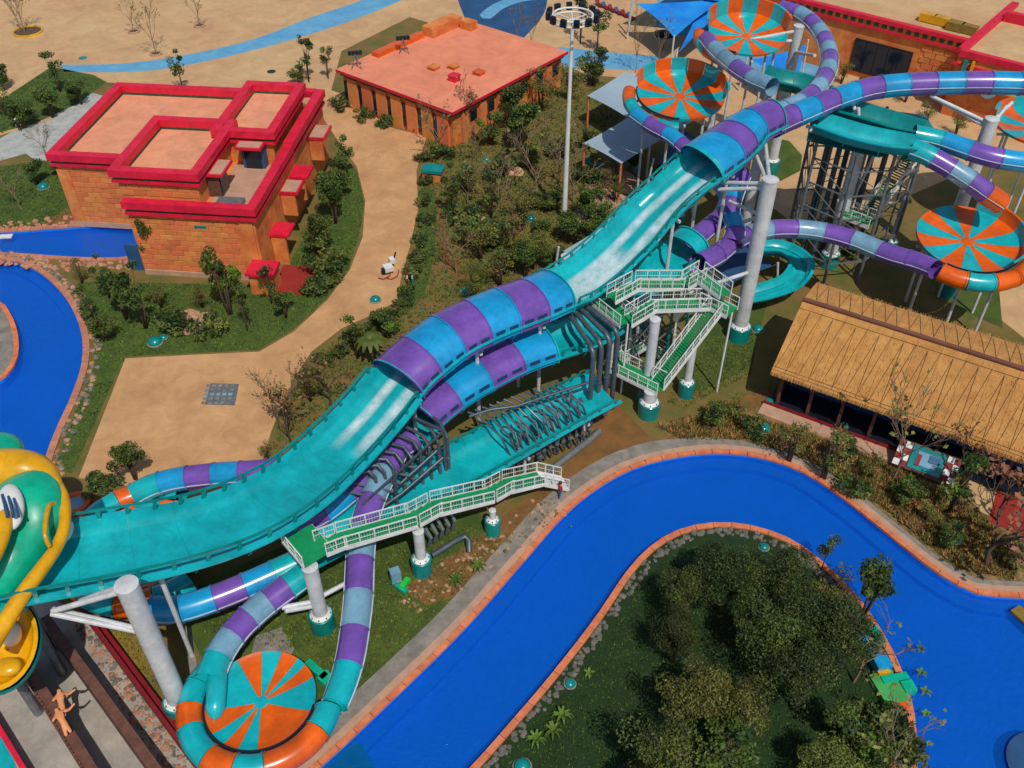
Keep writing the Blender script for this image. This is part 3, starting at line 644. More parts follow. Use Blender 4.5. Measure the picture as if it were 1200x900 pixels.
MB().add([P(u, v, 14.5) for u, v in [(955, 118), (1085, 135), (1100, 160), (1030, 185), (945, 165)]]+[P(u, v, 14.2)for u, v in [(955, 118), (1085, 135), (1100, 160), (1030, 185), (945, 165)]], [(0, 1, 2, 3, 4)[::-1], (5, 6, 7, 8, 9), (0, 1, 6, 5), (1, 2, 7, 6), (2, 3, 8, 7), (3, 4, 9, 8), (4, 0, 5, 9)]).build('platform', TEALD, t7)
base = [P(u, v, 14.2) for u, v in [(957, 125), (1040, 125), (1090, 150), (1050, 180), (1005, 183), (958, 165), (980, 150), (1020, 160)]]
for q in base:
    MB().tube([(q.x, q.y, 0), (q.x, q.y, 14.2)], .16, 8).build('frame_column', STEELG, t7, smooth=.6)
for k, (u, v) in enumerate(((975, 150), (988, 158), (1000, 150), (1012, 160), (1030, 150), (1045, 158))):
    q = P(u, v, 14); MB().tube([(q.x, q.y, 0), (q.x, q.y, 13.8)], .26, 10).build('dark_riser', GREYP, t7, smooth=.8)
for z in (2.5, 5, 7.5, 10, 12.5):
    for i in (0, 1, 2, 3, 4, 5):
        a = base[i]; b = base[(i+1) % 6]
        MB().beam((a.x, a.y, z), (b.x, b.y, z), .12).build('frame_beam', STEELG, t7)
        if z < 12: MB().beam((a.x, a.y, z), (b.x, b.y, z+2.5), .07).build('frame_brace', STEELG, t7)
# ---------------------------------------------------------------- steel columns on teal drums
def column(px, z0, top_z, r, label, braces=(), drum=True, group='round steel columns carrying the slides', lean=None):
    p = P(px[0], px[1], px[2])           # px = (u, v, z) of a known point of its axis
    t = empty('support_column', (p.x, p.y, 0), label, 'column', group)
    MB().tube([(p.x, p.y, z0 if not drum else .9), (p.x, p.y, top_z)], r, 24).build('shaft', WHITE, t, smooth=.6)
    MB().lathe((p.x, p.y, top_z), [(r+.03, -.12), (r+.03, .02), (r*.9, .05), (.001, .06)], 24).build('cap_plate', WHITE, t, smooth=.5)
    if drum:
        MB().lathe((p.x, p.y, 0), [(r+.36, 0), (r+.36, 1.45), (r+.3, 1.5), (r, 1.5)], 28).build('base_drum', TEALD, t, smooth=.5)
        MB().lathe((p.x, p.y, 1.5), [(r+.24, 0), (r+.16, .06), (r+.04, .2), (r+.01, .22)], 20).build('footing_cone', WHITE2, t, smooth=.6)
        for k in range(8):
            a = k*PI/4; MB().box((p.x+(r+.18)*math.cos(a), p.y+(r+.18)*math.sin(a), 1.6), (.07, .07, .14)).build('bolt', STEELG, t)
    for (zz, tgt) in braces:
        b = P(*tgt); d = (b-Vector((p.x, p.y, zz))); d.z = 0; d.normalize()
        MB().tube([Vector((p.x, p.y, zz))+d*r*.8, b], .17, 10).build('brace', WHITE, t, smooth=.6)
    return t
column((148, 685, 13.3), 0, 13.3, .62, 'thickest leaning-looking white column in front of the slide end at lower left', [(12.6, (62, 716, 10.2)), (12.9, (95, 704, 10.2)), (8.8, (60, 719, 10.0)), (9.0, (62, 714, 9.7))])
column((903, 210, 16.6), 0, 16.6, .66, 'tall white column beside the upper slide hood near the metal stairs', [(16.0, (846, 214, 14.6)), (15.6, (842, 222, 14.3)), (15.9, (880, 168, 15.5)), (16.2, (896, 160, 15.9)), (13.0, (855, 236, 12.0)), (12.8, (866, 262, 9.8)), (10.8, (862, 285, 8.6)), (7.6, (806, 343, 8.9))])
column((1013, 152, 15.0), 0, 15.0, .6, 'white column in front of the slide tower under the striped tube', [(14.6, (945, 148, 15.2)), (13.0, (948, 152, 15.0)), (14.8, (1000, 122, 16.8)), (14.5, (1006, 126, 16.8)), (2.4, (1050, 292, 1.0)), (6.0, (1030, 170, 13))])
column((1163, 139, 16.4), 0, 16.4, .62, 'white column at far right under the high purple tube', [(16.0, (1090, 112, 17.2)), (15.6, (1094, 114, 17.0)), (16.2, (1186, 120, 17.2)), (15.9, (1180, 124, 17.2))])
column((937, 30, 17.2), 0, 17.2, .6, 'white column rising inside the striped tube loop', [(16.6, (850, 52, 15.6)), (15.6, (848, 54, 15.4)), (14.5, (955, 65, 16.8))])
column((904, 106, 16.0), 0, 16.0, .55, 'short-topped white column left of the tube loop just behind the slide hood', [(15.4, (890, 128, 15.9))], drum=False)
column((363, 664, 6.6), 0, 6.6, .5, 'white column under the lower stair platform', [(3.0, (330, 712, 3.3)), (2.6, (334, 716, 3.2)), (3.2, (412, 680, 3.2))])
column((490, 622, 4.5), 0, 4.5, .38, 'white column under the middle of the lower walkway', [])
column((577, 598, 2.5), 0, 2.5, .24, 'shortest white column under the lower walkway near the river', [])
column((768, 374, 8.7), 0, 8.7, .42, 'white column rising through the middle of the zigzag stairs', [])
column((763, 458, 2.7), 0, 2.7, .55, 'stubby column under the lower stair landing by the bare soil', [])
column((803, 462, 0), 0, 5.7, .34, 'stubby column under the outer edge of the long green stairs', [])
column((1052, 262, 3.5), 0, 9.5, .3, 'slender pale blue column behind the tower stairs', [(9.2, (1075, 200, 11))])
column((664, 300, 7.0), 0, 7.0, .5, 'white column peeping out left of the open turquoise chute', [])
column((1108, 345, 0), 0, 7.8, .45, 'column under the big bowl behind the thatched roof', [])
column((806, 170, 9.6), 0, 9.6, .4, 'column below the cyan and purple tube near the grey sails', [])
column((186, 672, 8.9), 0, 8.9, .16, 'thin white strut leg below the chute between two striped tubes', [(8.6, (190, 668, 9))], drum=False)
column((845, 75, 13.5), 0, 15.4, .35, 'column below the topmost bowl', [])
# ---------------------------------------------------------------- stairs
def frame_of(a, b):
    t = (b-a); h = Vector((t.x, t.y, 0)).normalized(); return t, h, Vector((h.y, -h.x, 0))
def railing(owner, a, b, step=1.0, H=1.05, mid=1):
    a = Vector(a); b = Vector(b); L = (b-a).length; n = max(1, round(L/step)); m = MB()
    up = Vector((0, 0, 1))
    m.beam(a+up*H, b+up*H, .07)
    for k in range(1, mid+1): m.beam(a+up*H*k/(mid+1), b+up*H*k/(mid+1), .03)
    m.beam(a+up*.08, b+up*.08, .04, .08)
    for i in range(int(L/.2)+1):
        q = a.lerp(b, min(1, i*.2/L)); m.beam(q+up*.1, q+up*H, .012)
    m.build('railing', WHITE2, owner)
    for i in range(n+1):
        q = a.lerp(b, i/n); MB().beam(q-up*.15, q+up*(H+.03), .07).build('rail_post', WHITE2, owner)
def run(owner, a, b, W, kind, rails=(1, 1), trim=0.0, tread=GREEN):
    a = P(*a) if not isinstance(a, Vector) else a; b = P(*b) if not isinstance(b, Vector) else b
    t, h, s = frame_of(a, b); hw = W/2
    if kind == 'deck':
        MB().beam(a-h*trim, b+h*trim, W, .08).build('deck', tread, owner)
    else:
        n = max(2, int(abs(b.z-a.z)/.18)); 
        for i in range(n):
            q = a.lerp(b, (i+.5)/n); m = MB(); m.box((0, 0, 0), (.1, .1, .1)); m = MB(); m.beam(q-h*((t.x**2+t.y**2)**.5/n/2+.02), q+h*((t.x**2+t.y**2)**.5/n/2+.02), W-.1, .05); m.build('tread', tread, owner)
    for sg in (-1, 1):
        MB().beam(a+s*sg*hw-Vector((0, 0, .14)), b+s*sg*hw-Vector((0, 0, .1)), .08, .24).build('stringer', WHITE2, owner)
    if rails[0]: railing(owner, a-s*hw, b-s*hw)
    if rails[1]: railing(owner, a+s*hw, b+s*hw)
st = empty('metal_walkway', P(520, 610, 0), 'long white railed walkway with green steps between lower slide and river', 'walkway')
W1 = [(376, 642, 6.9), (400, 633, 6.4), (484, 609, 5.2), (510, 595, 4.5), (574, 580, 3.2), (594, 569, 2.6), (634, 560, 1.8)]
run(st, (348, 624, 7.0), (374, 655, 6.9), 2.2, 'deck', (0, 1)); run(st, W1[0], W1[1], 1.4, 'flight'); run(st, W1[1], W1[2], 1.4, 'deck'); run(st, W1[2], W1[3], 1.4, 'flight'); run(st, W1[3], W1[4], 1.4, 'deck'); run(st, W1[4], W1[5], 1.4, 'flight'); run(st, W1[5], W1[6], 1.4, 'deck')
run(st, W1[6], (662, 566, .3), 1.4, 'flight', tread=WHITE2)
for q in (W1[3], W1[5]): pass
s2 = empty('metal_stairs', P(770, 450, 0), 'zigzag white metal stairs with green treads beside the upper slide', 'stairs')
run(s2, (703, 352, 7.7), (736, 378, 7.7), 1.7, 'deck'); run(s2, (736, 376, 7.8), (766, 358, 8.8), 1.4, 'flight'); run(s2, (764, 358, 8.8), (830, 356, 8.8), 1.4, 'deck'); run(s2, (838, 362, 8.8), (771, 450, 3.0), 1.5, 'flight'); run(s2, (776, 455, 2.9), (720, 428, 2.9), 1.7, 'deck')
run(s2, (826, 350, 8.8), (858, 366, 8.8), 1.6, 'deck'); run(s2, (716, 350, 9.2), (745, 334, 9.6), 1.2, 'flight'); run(s2, (745, 334, 9.6), (800, 334, 9.6), 1.2, 'deck'); run(s2, (802, 334, 9.6), (822, 322, 10.2), 1.2, 'flight'); run(s2, (818, 322, 10.2), (850, 346, 10.2), 1.2, 'deck')
run(s2, (722, 422, 2.8), (752, 404, 1.6), 1.2, 'flight'); run(s2, (755, 402, 1.6), (780, 418, .3), 1.2, 'flight')
for u, v, z in ((703, 352, 7.6), (736, 380, 7.6), (796, 352, 8.7), (858, 366, 8.7), (722, 428, 2.8), (745, 334, 9.5), (800, 334, 9.5), (822, 322, 10.1)):
    q = P(u, v, z); MB().tube([(q.x, q.y, 0), q], .09, 8).build('post', WHITE2, s2, smooth=.6)
for a, b in (((703, 352, 3), (736, 380, 7)), ((736, 380, 3.5), (768, 374, 8)), ((722, 426, .5), (768, 374, 5.2)), ((745, 334, 5), (800, 334, 9))):
    MB().beam(P(*a), P(*b), .1).build('bracing', WHITE2, s2)
s3 = empty('tower_stairs', P(1015, 262, 0), 'green tread stairs with white stringers climbing to the slide tower', 'stairs')
run(s3, (1066, 186, 11.2), (1018, 252, 6.6), 1.5, 'flight'); run(s3, (1022, 262, 6.5), (990, 250, 6.5), 1.6, 'deck'); run(s3, (1072, 176, 14.1), (1062, 188, 11.3), 1.5, 'flight')
for u, v, z in ((1066, 186, 11.1), (1018, 256, 6.4), (990, 250, 6.4), (1042, 220, 8.8)):
    q = P(u, v, z); MB().tube([(q.x, q.y, 0), q], .1, 8).build('post', STEELG, s3, smooth=.6)
# ---------------------------------------------------------------- pipework
pw = empty('riser_pipes', P(700, 490, 0), 'row of tall dark grey riser pipes beside the zigzag stairs', 'pipes')
for i, (u, v) in enumerate(((689, 500), (698, 492), (707, 485), (716, 477))):
    q = P(u, v, 0); tp = P(668+i*7, 372-i*3, 7.9)
    d = Vector((tp.x-q.x, tp.y-q.y, 0)); d.normalize()
    MB().tube([q, q+Vector((0, 0, 7.6)), q+Vector((0, 0, 8.0))+d*.15, q+Vector((0, 0, 8.3))+d*.6, tp+Vector((0, 0, .2))], .21, 12).build('riser', GREYP, pw, smooth=.8)
    MB().lathe(q, [(.36, 0), (.36, .14), (.22, .16)], 12).build('flange', GREYP, pw, smooth=.5)
    MB().lathe(q+Vector((0, 0, 4.2)), [(.21, 0), (.27, 0), (.27, .1), (.21, .1)], 12).build('coupling', GREYP, pw, smooth=.5)
pm = empty('pipe_manifold', P(660, 520, 0), 'bank of bent grey pipes and valves crossing the lowest slide by the bare soil', 'pipes')
MB().tube([P(640, 556, .5), P(655, 543, .5), P(693, 514, .5), P(702, 505, .5)], .28, 12).build('header', STEELG, pm, smooth=.7)
for i in range(13):
    x = i/12; b = P(692-i*7.6, 513+i*3.6, .5); m1 = P(690-i*7.6, 494+i*3.4, 2.4); m2 = P(683-i*8, 476+i*3, 4.0); m3 = P(662-i*8.5, 455+i*2.6, 4.7); e = P(650-i*8.5, 447+i*3.0, 4.9)
    m = MB().tube([b, m1, m2.lerp(m1, .15), m2, m3, e], .085, 7); o = m.build('branch_pipe', GREYP, pm, smooth=.8)
    MB().box(b.lerp(m1, .55), (.26, .26, .22)).build('valve', STEELG, pm); MB().box(b.lerp(m1, .25), (.22, .3, .16), rz=.5).build('valve', GREYP, pm)
    MB().tube([b.lerp(m1, .55), b.lerp(m1, .55)+Vector((.25, -.15, .1))], .05, 6).build('valve_handle', COPE if i % 3 == 0 else GREYP, pm)
random.seed(31)
for i in range(16):
    u = 600+i*6+random.uniform(-3, 3); v = 556-i*3.6+random.uniform(-3, 3); b = P(u, v, .3); h = random.uniform(1.2, 2.4)
    MB().tube([b, b+Vector((0, 0, h)), b+Vector((random.uniform(-.5, .5), .5, h+.35)), b+Vector((random.uniform(-.6, .6), 1.4, h+.5))], random.choice((.09, .12, .16)), 8).build('branch_pipe', random.choice((GREYP, STEELG)), pm, smooth=.8)
    if i % 2: MB().box(b+Vector((0, 0, h*.5)), (.42, .42, .3), rz=i).build('valve', STEELG, pm)
for i in range(7):
    a = P(590+i*12, 500-i*6, 3.9); MB().tube([a, a+Vector((.3, -.6, .5)), a+Vector((.9, -1.0, .3)), a+Vector((1.2, -1.7, -.6))], .09, 7).build('branch_pipe', GREYP, pm, smooth=.8)
MB().tube([P(550, 488, 4.6), P(575, 480, 5.0), P(605, 476, 5.0), P(690, 448, 5.0)], .12, 8).build('header', GREYP, pm, smooth=.8)
for u, v in ((636, 535), (667, 508), (610, 548)):
    q = P(u, v, 0); MB().beam(q, q+Vector((0, 0, 5.0)), .14).build('post', STEELG, pm)
p2 = empty('pipe_bundle', P(470, 600, 0), 'tangle of grey pipes and frames behind the lower walkway', 'pipes')
for i in range(9):
    a = P(392+i*11, 560-i*11.5, 6.4); b = P(432+i*10.5, 552-i*7.0, 6.2); c = P(440+i*10.5, 560-i*6.0, 5.8); d = P(436+i*11, 610-i*4.4, 1.0)
    MB().tube([a, a.lerp(b, .9), b, c, Vector((c.x, c.y, 1.4)), Vector((c.x+.1, c.y-.4, .5))], .13, 9).build('drop_pipe', GREYP, p2, smooth=.8)
    MB().lathe(c-Vector((0, 0, 2.2)), [(.13, 0), (.19, 0), (.19, .12), (.13, .12)], 9).build('coupling', STEELG, p2)
    MB().beam(P(400+i*13, 575-i*9, 5.2), P(452+i*9, 585-i*9, 4.9), .12).build('frame_bar', STEELG, p2)
for k in range(3): MB().tube([P(428+k*5, 585+k*8, 3.4), P(455+k*8, 566+k*6, 4.2), P(505+k*7, 520+k*8, 5.6)], .12, 8).build('header', GREYP, p2, smooth=.8)
for (u, v, z) in ((520, 505, 6.6), (462, 556, 6.2), (426, 590, 5.2), (492, 522, 6.4)):
    q = P(u, v, z); MB().beam((q.x, q.y, 0), q, .2).build('frame_post', GREYP, p2)
MB().beam(P(520, 505, 6.6), P(462, 480, 6.6), .18).beam(P(520, 505, 6.5), P(426, 590, 5.2), .14).build('frame_beam', GREYP, p2)
p3 = empty('elbow_pipe', P(530, 640, 0), 'thick grey elbow pipe on the grass below the lower walkway', 'pipe')
MB().tube([P(506, 651, .6), P(535, 633, .7), P(545, 628, .7), P(549, 634, .6), P(550, 647, .1)], .22, 12).build('pipe', GREYP, p3, smooth=.8)
for k in range(5): MB().tube([P(502+k*7, 640-k*5, .3), P(505+k*7, 630-k*5, 1.6), P(498+k*7, 618-k*5, 2.4)], .14, 8).build('stub_pipe', STEELG, p3, smooth=.7)
# sprinkler nozzle hoses below the chute wall
nz = empty('nozzle_hoses', P(420, 560, 0), 'row of small curled black nozzle hoses below the long chute wall', 'hoses')
for i in range(34):
    d = S1b.near(475, 470)+(S1b.near(350, 590)-S1b.near(475, 470))*i/33; p, t, sd, up, W = S1b.at(d); q = p+sd*(W/2+.12)
    MB().tube([q+up*.5, q+sd*.3+up*.2, q+sd*.42-up*.2, q+sd*.2-up*.45, q-sd*.2-up*.35], .055, 6).build('nozzle_hose', DARK, nz, smooth=.8)
# steel trestles below the slides
tr = empty('steel_trestle', P(770, 360, 0), 'steel lattice trestle below the open chute behind the zigzag stairs', 'trestle')
gx = [(735, 345), (760, 322), (785, 300), (812, 330), (790, 352), (765, 372)]
for (u, v) in gx:
    q = P(u, v, 7.5); MB().beam((q.x, q.y, 0), (q.x, q.y, 7.4), .2).build('trestle_leg', TEALD, tr)
for z in (1.5, 4.3, 7.1):
    for i in range(len(gx)):
        a = P(gx[i][0], gx[i][1], 7.5); b = P(gx[(i+1) % 6][0], gx[(i+1) % 6][1], 7.5)
        MB().beam((a.x, a.y, z), (b.x, b.y, z), .12).build('trestle_bar', STEELG, tr)
        if z < 7: MB().beam((a.x, a.y, z), (b.x, b.y, z+2.8), .08).build('trestle_brace', STEELG, tr)
for n_, (path, dd, rr, lab) in enumerate(((S1b, (8, 14, 30, 36, 43), 0, 'upper chute'), (S2, (6, 12), 0, 'middle slide'), (S3, (3, 9, 15), 0, 'lowest slide'))):
    for k, d in enumerate(dd):
        if d > path.len: continue
        p, t, sd, up, W = path.at(d)
        e = empty('steel_bent', (p.x, p.y, 0), 'steel portal legs under the '+lab+' '+['at its upper end', 'near its start', 'at its middle', 'past the middle', 'towards the lower end'][k], 'slide support')
        for sg in (-1, 1):
            q = p+sd*sg*(W/2-.9); MB().tube([(q.x, q.y, 0), (q.x, q.y, q.z-.4)], .16, 8).build('leg', WHITE, e, smooth=.6)
        MB().beam(p-sd*(W/2-.3)-up*.42, p+sd*(W/2-.3)-up*.42, .22).build('cross_beam', WHITE, e)
# ---------------------------------------------------------------- red-roofed building
A0 = P(298, 246, 8.5); e1 = Vector((math.cos(R(-6)), math.sin(R(-6)), 0)); e2 = Vector((-e1.y, e1.x, 0)); RZ = R(-6)
rb = empty('red_roofed_building', (A0.x, A0.y, 0), 'orange block building with crimson parapets and stepped flat roofs', 'building')
def LB(u, v, z): return Vector((A0.x, A0.y, 0))+e1*u+e2*v+Vector((0, 0, z))
def lbox(m, u0, u1, v0, v1, z0, z1, mi=0): return m.box(LB((u0+u1)/2, (v0+v1)/2, (z0+z1)/2), (abs(u1-u0), abs(v1-v0), z1-z0), rz=RZ, mi=mi)
def ring(name, u0, u1, v0, v1, z0, z1, w_, mat, ow=rb):
    m = MB(); lbox(m, u0, u1, v0, v0+w_, z0, z1); lbox(m, u0, u1, v1-w_, v1, z0, z1); lbox(m, u0, u0+w_, v0+w_, v1-w_, z0, z1); lbox(m, u1-w_, u1, v0+w_, v1-w_, z0, z1); return m.build(name, mat, ow)
def block(u0, u1, v0, v1, zr, zt, wname='wall'):
    m = MB(); lbox(m, u0+.5, u1-.5, v0+.5, v1-.5, 0, zr); o = m.build(wname, STUC, rb)
    m = MB(); lbox(m, u0+.6, u1-.6, v0+.6, v1-.6, zr, zr+.05); m.build('roof_deck', SALM2, rb)
    ring('parapet', u0, u1, v0, v1, zt-.75, zt, .95, RED); ring('frieze', u0+.25, u1-.25, v0+.25, v1-.25, zt-1.1, zt-.75, .7, BAND)
    ring('lower_moulding', u0+.1, u1-.1, v0+.1, v1-.1, zt-1.4, zt-1.1, .78, RED)
    return o
block(-24.6, -8.2, 8.0, 25.6, 7.6, 8.7); block(-15, -6, 2.4, 14.2, 9.4, 10.5); block(-8.03, -1.3, 11.63, 23.8, 9.37, 10.46)
m = MB(); lbox(m, -13.1, -.5, .5, 26, 0, 6.6); mw = m.build('wall', STUC, rb)
m = MB(); lbox(m, -6, -.9, .9, 11.7, 6.6, 6.66); m.build('terrace_floor', PAVP, rb)
m = MB(); lbox(m, -13.2, -.02, 0, .95, 7.75, 8.5); lbox(m, -.95, 0, .95, 13, 7.75, 8.5); m.build('parapet', RED, rb)
m = MB(); lbox(m, -.95, 0.1, 13, 26, 8.0, 8.8); lbox(m, -8, -.98, 25.32, 26.2, 8.0, 8.77); m.build('parapet', RED, rb)
m = MB(); lbox(m, -13, -.25, .25, 1, 7.4, 7.75); lbox(m, -1, -.25, 1, 26, 7.4, 7.75); m.build('frieze', BAND, rb)
m = MB(); lbox(m, -13.1, -.1, .1, .9, 7.05, 7.4); lbox(m, -.9, -.1, .9, 26, 7.05, 7.4); m.build('lower_moulding', RED, rb)
m = MB(); lbox(m, -13, -.5, .45, .95, 6.6, 7.1); lbox(m, -.95, -.45, .95, 26, 6.6, 7.1); m.build('parapet_base', STUC, rb)
# frieze teeth: small blocks standing in the dark band
m = MB()
for k in range(56): lbox(m, -12.9+k*.225, -12.8+k*.225, .17, .26, 7.48, 7.7)
m.build('frieze_teeth', OL if False else BAND, rb, kind='stuff')
# sandstone blocks on the walls
blk_mesh = {}
def blocks(u0, u1, v, z0, z1, face='v', bw=1.15, bh=.56, skip=None):
    nz = int((z1-z0)/bh); L = u1-u0
    for j in range(nz):
        off = (j % 2)*bw/2; x = u0-off+.0
        while x < u1-.05:
            a = max(u0, x)+.02; b = min(u1, x+bw)-.02; x += bw
            if b-a < .15: continue
            if skip and skip(a, j): continue
            key = (round(b-a, 2), round(bh, 2))
            pr = random.choice((.05, .06, .08))
            if key not in blk_mesh:
                mm = MB(); hx = (b-a)/2; hz = bh/2-.02; mm.add([(-hx, 0, -hz), (hx, 0, -hz), (hx, 0, hz), (-hx, 0, hz), (-hx+.03, -.1, -hz+.03), (hx-.03, -.1, -hz+.03), (hx-.03, -.1, hz-.03), (-hx+.03, -.1, hz-.03)], [(4, 5, 6, 7), (0, 1, 5, 4), (1, 2, 6, 5), (2, 3, 7, 6), (3, 0, 4, 7)])
                me = bpy.data.meshes.new('stone_block'); me.from_pydata(mm.v, [], mm.f); me.materials.append(BLOCK); blk_mesh[key] = me
            o = bpy.data.objects.new('stone_block', blk_mesh[key]); col.objects.link(o); o.parent = rb
            zc = z0+bh*(j+.5)
            if face == 'v': q = LB((a+b)/2, v+.04-random.choice((0, .02)), zc); o.rotation_euler = (0, 0, RZ)
            else: q = LB(v-.04+random.choice((0, .02)), (a+b)/2, zc); o.rotation_euler = (0, 0, RZ+PI/2)
            o.location = q-ORG[rb.name]
blocks(-13.0, -2.4, .5, .6, 6.6, bw=1.3, bh=.6)
blocks(-23.6, -16.0, 8.5, .6, 7.2, bw=1.3, bh=.6)
blocks(-15.0+.6, -6.6, 2.9, 7.6, 9.0, bw=1.3, bh=.6)
m = MB(); lbox(m, -24.3, -15, 8.3, 8.6, 0, .6); m.build('plinth', PAVP, rb); m = MB(); lbox(m, -13, -.2, .3, .55, 0, .55); m.build('plinth', PAVP, rb)
m = MB()
for uu in (-2.0, -24.2, -15.6): m = MB(); lbox(m, uu, uu+1.3, (.35 if uu > -13 else 8.35), (.7 if uu > -13 else 8.7), 0, 6.8); m.build('corner_pilaster', STUC, rb)
def opening(name, u0, u1, v0, v1, z0, z1, mat, parts=()):
    m = MB(); lbox(m, u0, u1, v0, v1, z0, z1); return m.build(name, mat, rb)
f = opening('door', -4.9, -2.6, 11.0, 12.2, 6.66, 9.1, BLUEF); m = MB(); lbox(m, -4.6, -2.9, 10.92, 11.0, 6.7, 8.9); m.build('door_glass', GLASS, f)
opening('canopy', -5.2, -2.4, 10.1, 11.7, 9.15, 9.4, RED); m = MB(); lbox(m, -5.0, -2.6, 10.3, 11.5, 9.4, 9.46); m.build('canopy_deck', PAVP, rb)
f = opening('door', -6.6, -5.2, 5.0, 7.2, 6.66, 9.0, WOOD); m = MB(); lbox(m, -5.2, -5.1, 5.2, 7.0, 6.7, 8.8); m.build('door_glass', GLASS, f)
opening('canopy', -6.1, -4.6, 4.6, 7.8, 9.05, 9.3, RED); m = MB(); lbox(m, -5.95, -4.75, 4.8, 7.6, 9.3, 9.36); m.build('canopy_deck', PAVP, rb)
m = MB(); lbox(m, -5.2, -2.6, 2.2, 4.4, 6.68, 7.1); m.build('roof_hatch', STEELG, rb)
m = MB(); lbox(m, -7.6, -6.4, 2.8, 3.6, 9.45, 9.9); m.build('roof_vent', PAVP, rb); m = MB(); lbox(m, -7.4, -6.2, 12.6, 13.6, 9.45, 9.95); m.build('roof_vent', WHITE2, rb)
m = MB(); lbox(m, -6.6, -5.4, .4, .47, 5.8, 6.1); m.build('vent_grille', TEALD, rb)
m = MB(); lbox(m, -.55, -.43, 21, 22, 5.8, 6.1); m.build('vent_grille', TEALD, rb)
for v0, zz, wd, mt in ((19.2, 6.2, 3.2, PAVP), (11.5, 5.6, 2.6, RED), (8.0, 5.8, 2.6, PAVP), (3.4, 3.6, 2.4, RED)):
    m = MB(); lbox(m, -.6, 1.5, v0, v0+wd, zz-.3, zz); c = m.build('side_canopy', RED, rb)
    m = MB(); lbox(m, -.3, 1.3, v0+.15, v0+wd-.15, zz, zz+.05); m.build('canopy_deck', mt, c)
    m = MB(); lbox(m, -.52, -.4, v0+.4, v0+wd-.4, zz-2.8, zz-.4); m.build('side_window', GLASS, rb)
    m = MB(); lbox(m, -.4, 1.1, v0+.1, v0+.4, 0 if zz < 4 else zz-2.8, zz-.3); m.build('canopy_pier', STUC, rb)
m = MB(); lbox(m, -1.4, 1.4, -2.2, .3, 2.3, 2.6); m.build('entrance_slab', RED, rb)
m = MB(); lbox(m, -1.2, 1.2, -1.9, .2, 0, 2.3); m.build('entrance_pier', STUC, rb)
m = MB(); lbox(m, .5, 4.0, -1.5, 3.2, 0, .12); m.build('entrance_step', REDF, rb)
m = MB(); lbox(m, -14.8, -13.2, .9, 1.1, 0, 3.0); m.build('blue_gate_panel', BLUEF, rb)
# ---------------------------------------------------------------- salmon-roofed building
c0 = P(530, 132, 5); f1 = Vector((-14.8, 11.8, 0)).normalized(); f2 = Vector((-f1.y, f1.x, 0))*-1
SL, SW = 20.0, 23.4; rz2 = math.atan2(f1.y, f1.x)
sb = empty('salmon_roofed_building', (c0.x, c0.y, 0), 'low building with broad flat salmon roof and dark glazed front', 'building')
def L2(a, b, z): return Vector((c0.x, c0.y, 0))+f1*a+f2*b+Vector((0, 0, z))
def b2x(m, a0, a1, b0, b1_, z0, z1, mi=0): return m.box(L2((a0+a1)/2, (b0+b1_)/2, (z0+z1)/2), (abs(a1-a0), abs(b1_-b0), z1-z0), rz=rz2, mi=mi)
def sbx(name, mat, *a, ow=None): m = MB(); b2x(m, *a); return m.build(name, mat, ow or sb)
sbx('wall', STUC, .7, SL-.5, .7, SW-.5, 0, 4.4)
sbx('roof', SALM, 0, SL, 0, SW, 4.6, 5.0); m = MB(); b2x(m, -.06, SL, -.06, -.0, 4.7, 5.03); b2x(m, -.06, 0, 0, SW, 4.7, 5.03); m.build('roof_edge', RED, sb)
sbx('soffit_band', BAND, .45, SL-.2, .45, SW-.2, 4.15, 4.6)
for k in range(7):
    sbx('pilaster', BLOCK, 1.2+k*2.6, 1.2+k*2.6+1.75, .35, .75, 0, 4.1)
    f = sbx('window', WOOD, 2.95+k*2.6, 3.8+k*2.6, .58, .72, .4, 3.5); sbx('pane', GLASS, 3.05+k*2.6, 3.7+k*2.6, .52, .58, .6, 3.4, ow=f)
for k in range(6):
    sbx('pilaster', BLOCK, .35, .75, 2.2+k*3.4, 3.4+k*3.4, 0, 4.1)
    f = sbx('window', WOOD, .58, .72, 3.9+k*3.4, 5.2+k*3.4, 2.2, 3.6); sbx('pane', GLASS, .52, .58, 4.0+k*3.4, 5.1+k*3.4, 2.3, 3.5, ow=f)
for a_, b_, h_, mt in ((5.2, 6.4, .7, RED), (7.8, 9.2, .35, STUC), (9.6, 7.4, .3, STUC), (4.0, 9.8, .35, ORNG)):
    o = sbx('roof_box', mt, a_, a_+1.1, b_, b_+1.1, 5.0, 5.0+h_); sbx('box_lid', mt, a_-.1, a_+1.2, b_-.1, b_+1.2, 5.0+h_, 5.1+h_, ow=o)
sbx('roof_bulkhead', STUC, 17, 19, 15.4, 21.5, 5, 6.3); sbx('roof_bulkhead', STUC, 14.6, 16.6, 20.5, 22, 5, 6.1)
sbx('roof_bulkhead', ORNG, 18.2, 19.4, 6, 15, 5, 5.6)
for i, (a_, b_) in enumerate(((18.2, 2.0), (16.8, 9.4))):
    t = empty('roof_floodlight', L2(a_, b_, 5.01), ['dark floodlight cluster at the left corner of the salmon roof', 'dark floodlight cluster on the rear left edge of the salmon roof'][i], 'floodlight', 'floodlight clusters on the salmon roof')
    q = L2(a_, b_, 5.01)
    for dx, dy in ((-.6, -.5), (.7, -.4), (.1, .7)): MB().beam(q+Vector((dx, dy, 0)), q+Vector((0, 0, 1.8)), .08).build('strut', STEELG, t)
    for k in range(4): MB().box(q+Vector((-.7+k*.45, .1*k, 1.9)), (.38, .3, .5), rz=.4).build('lamp_head', DARK, t)
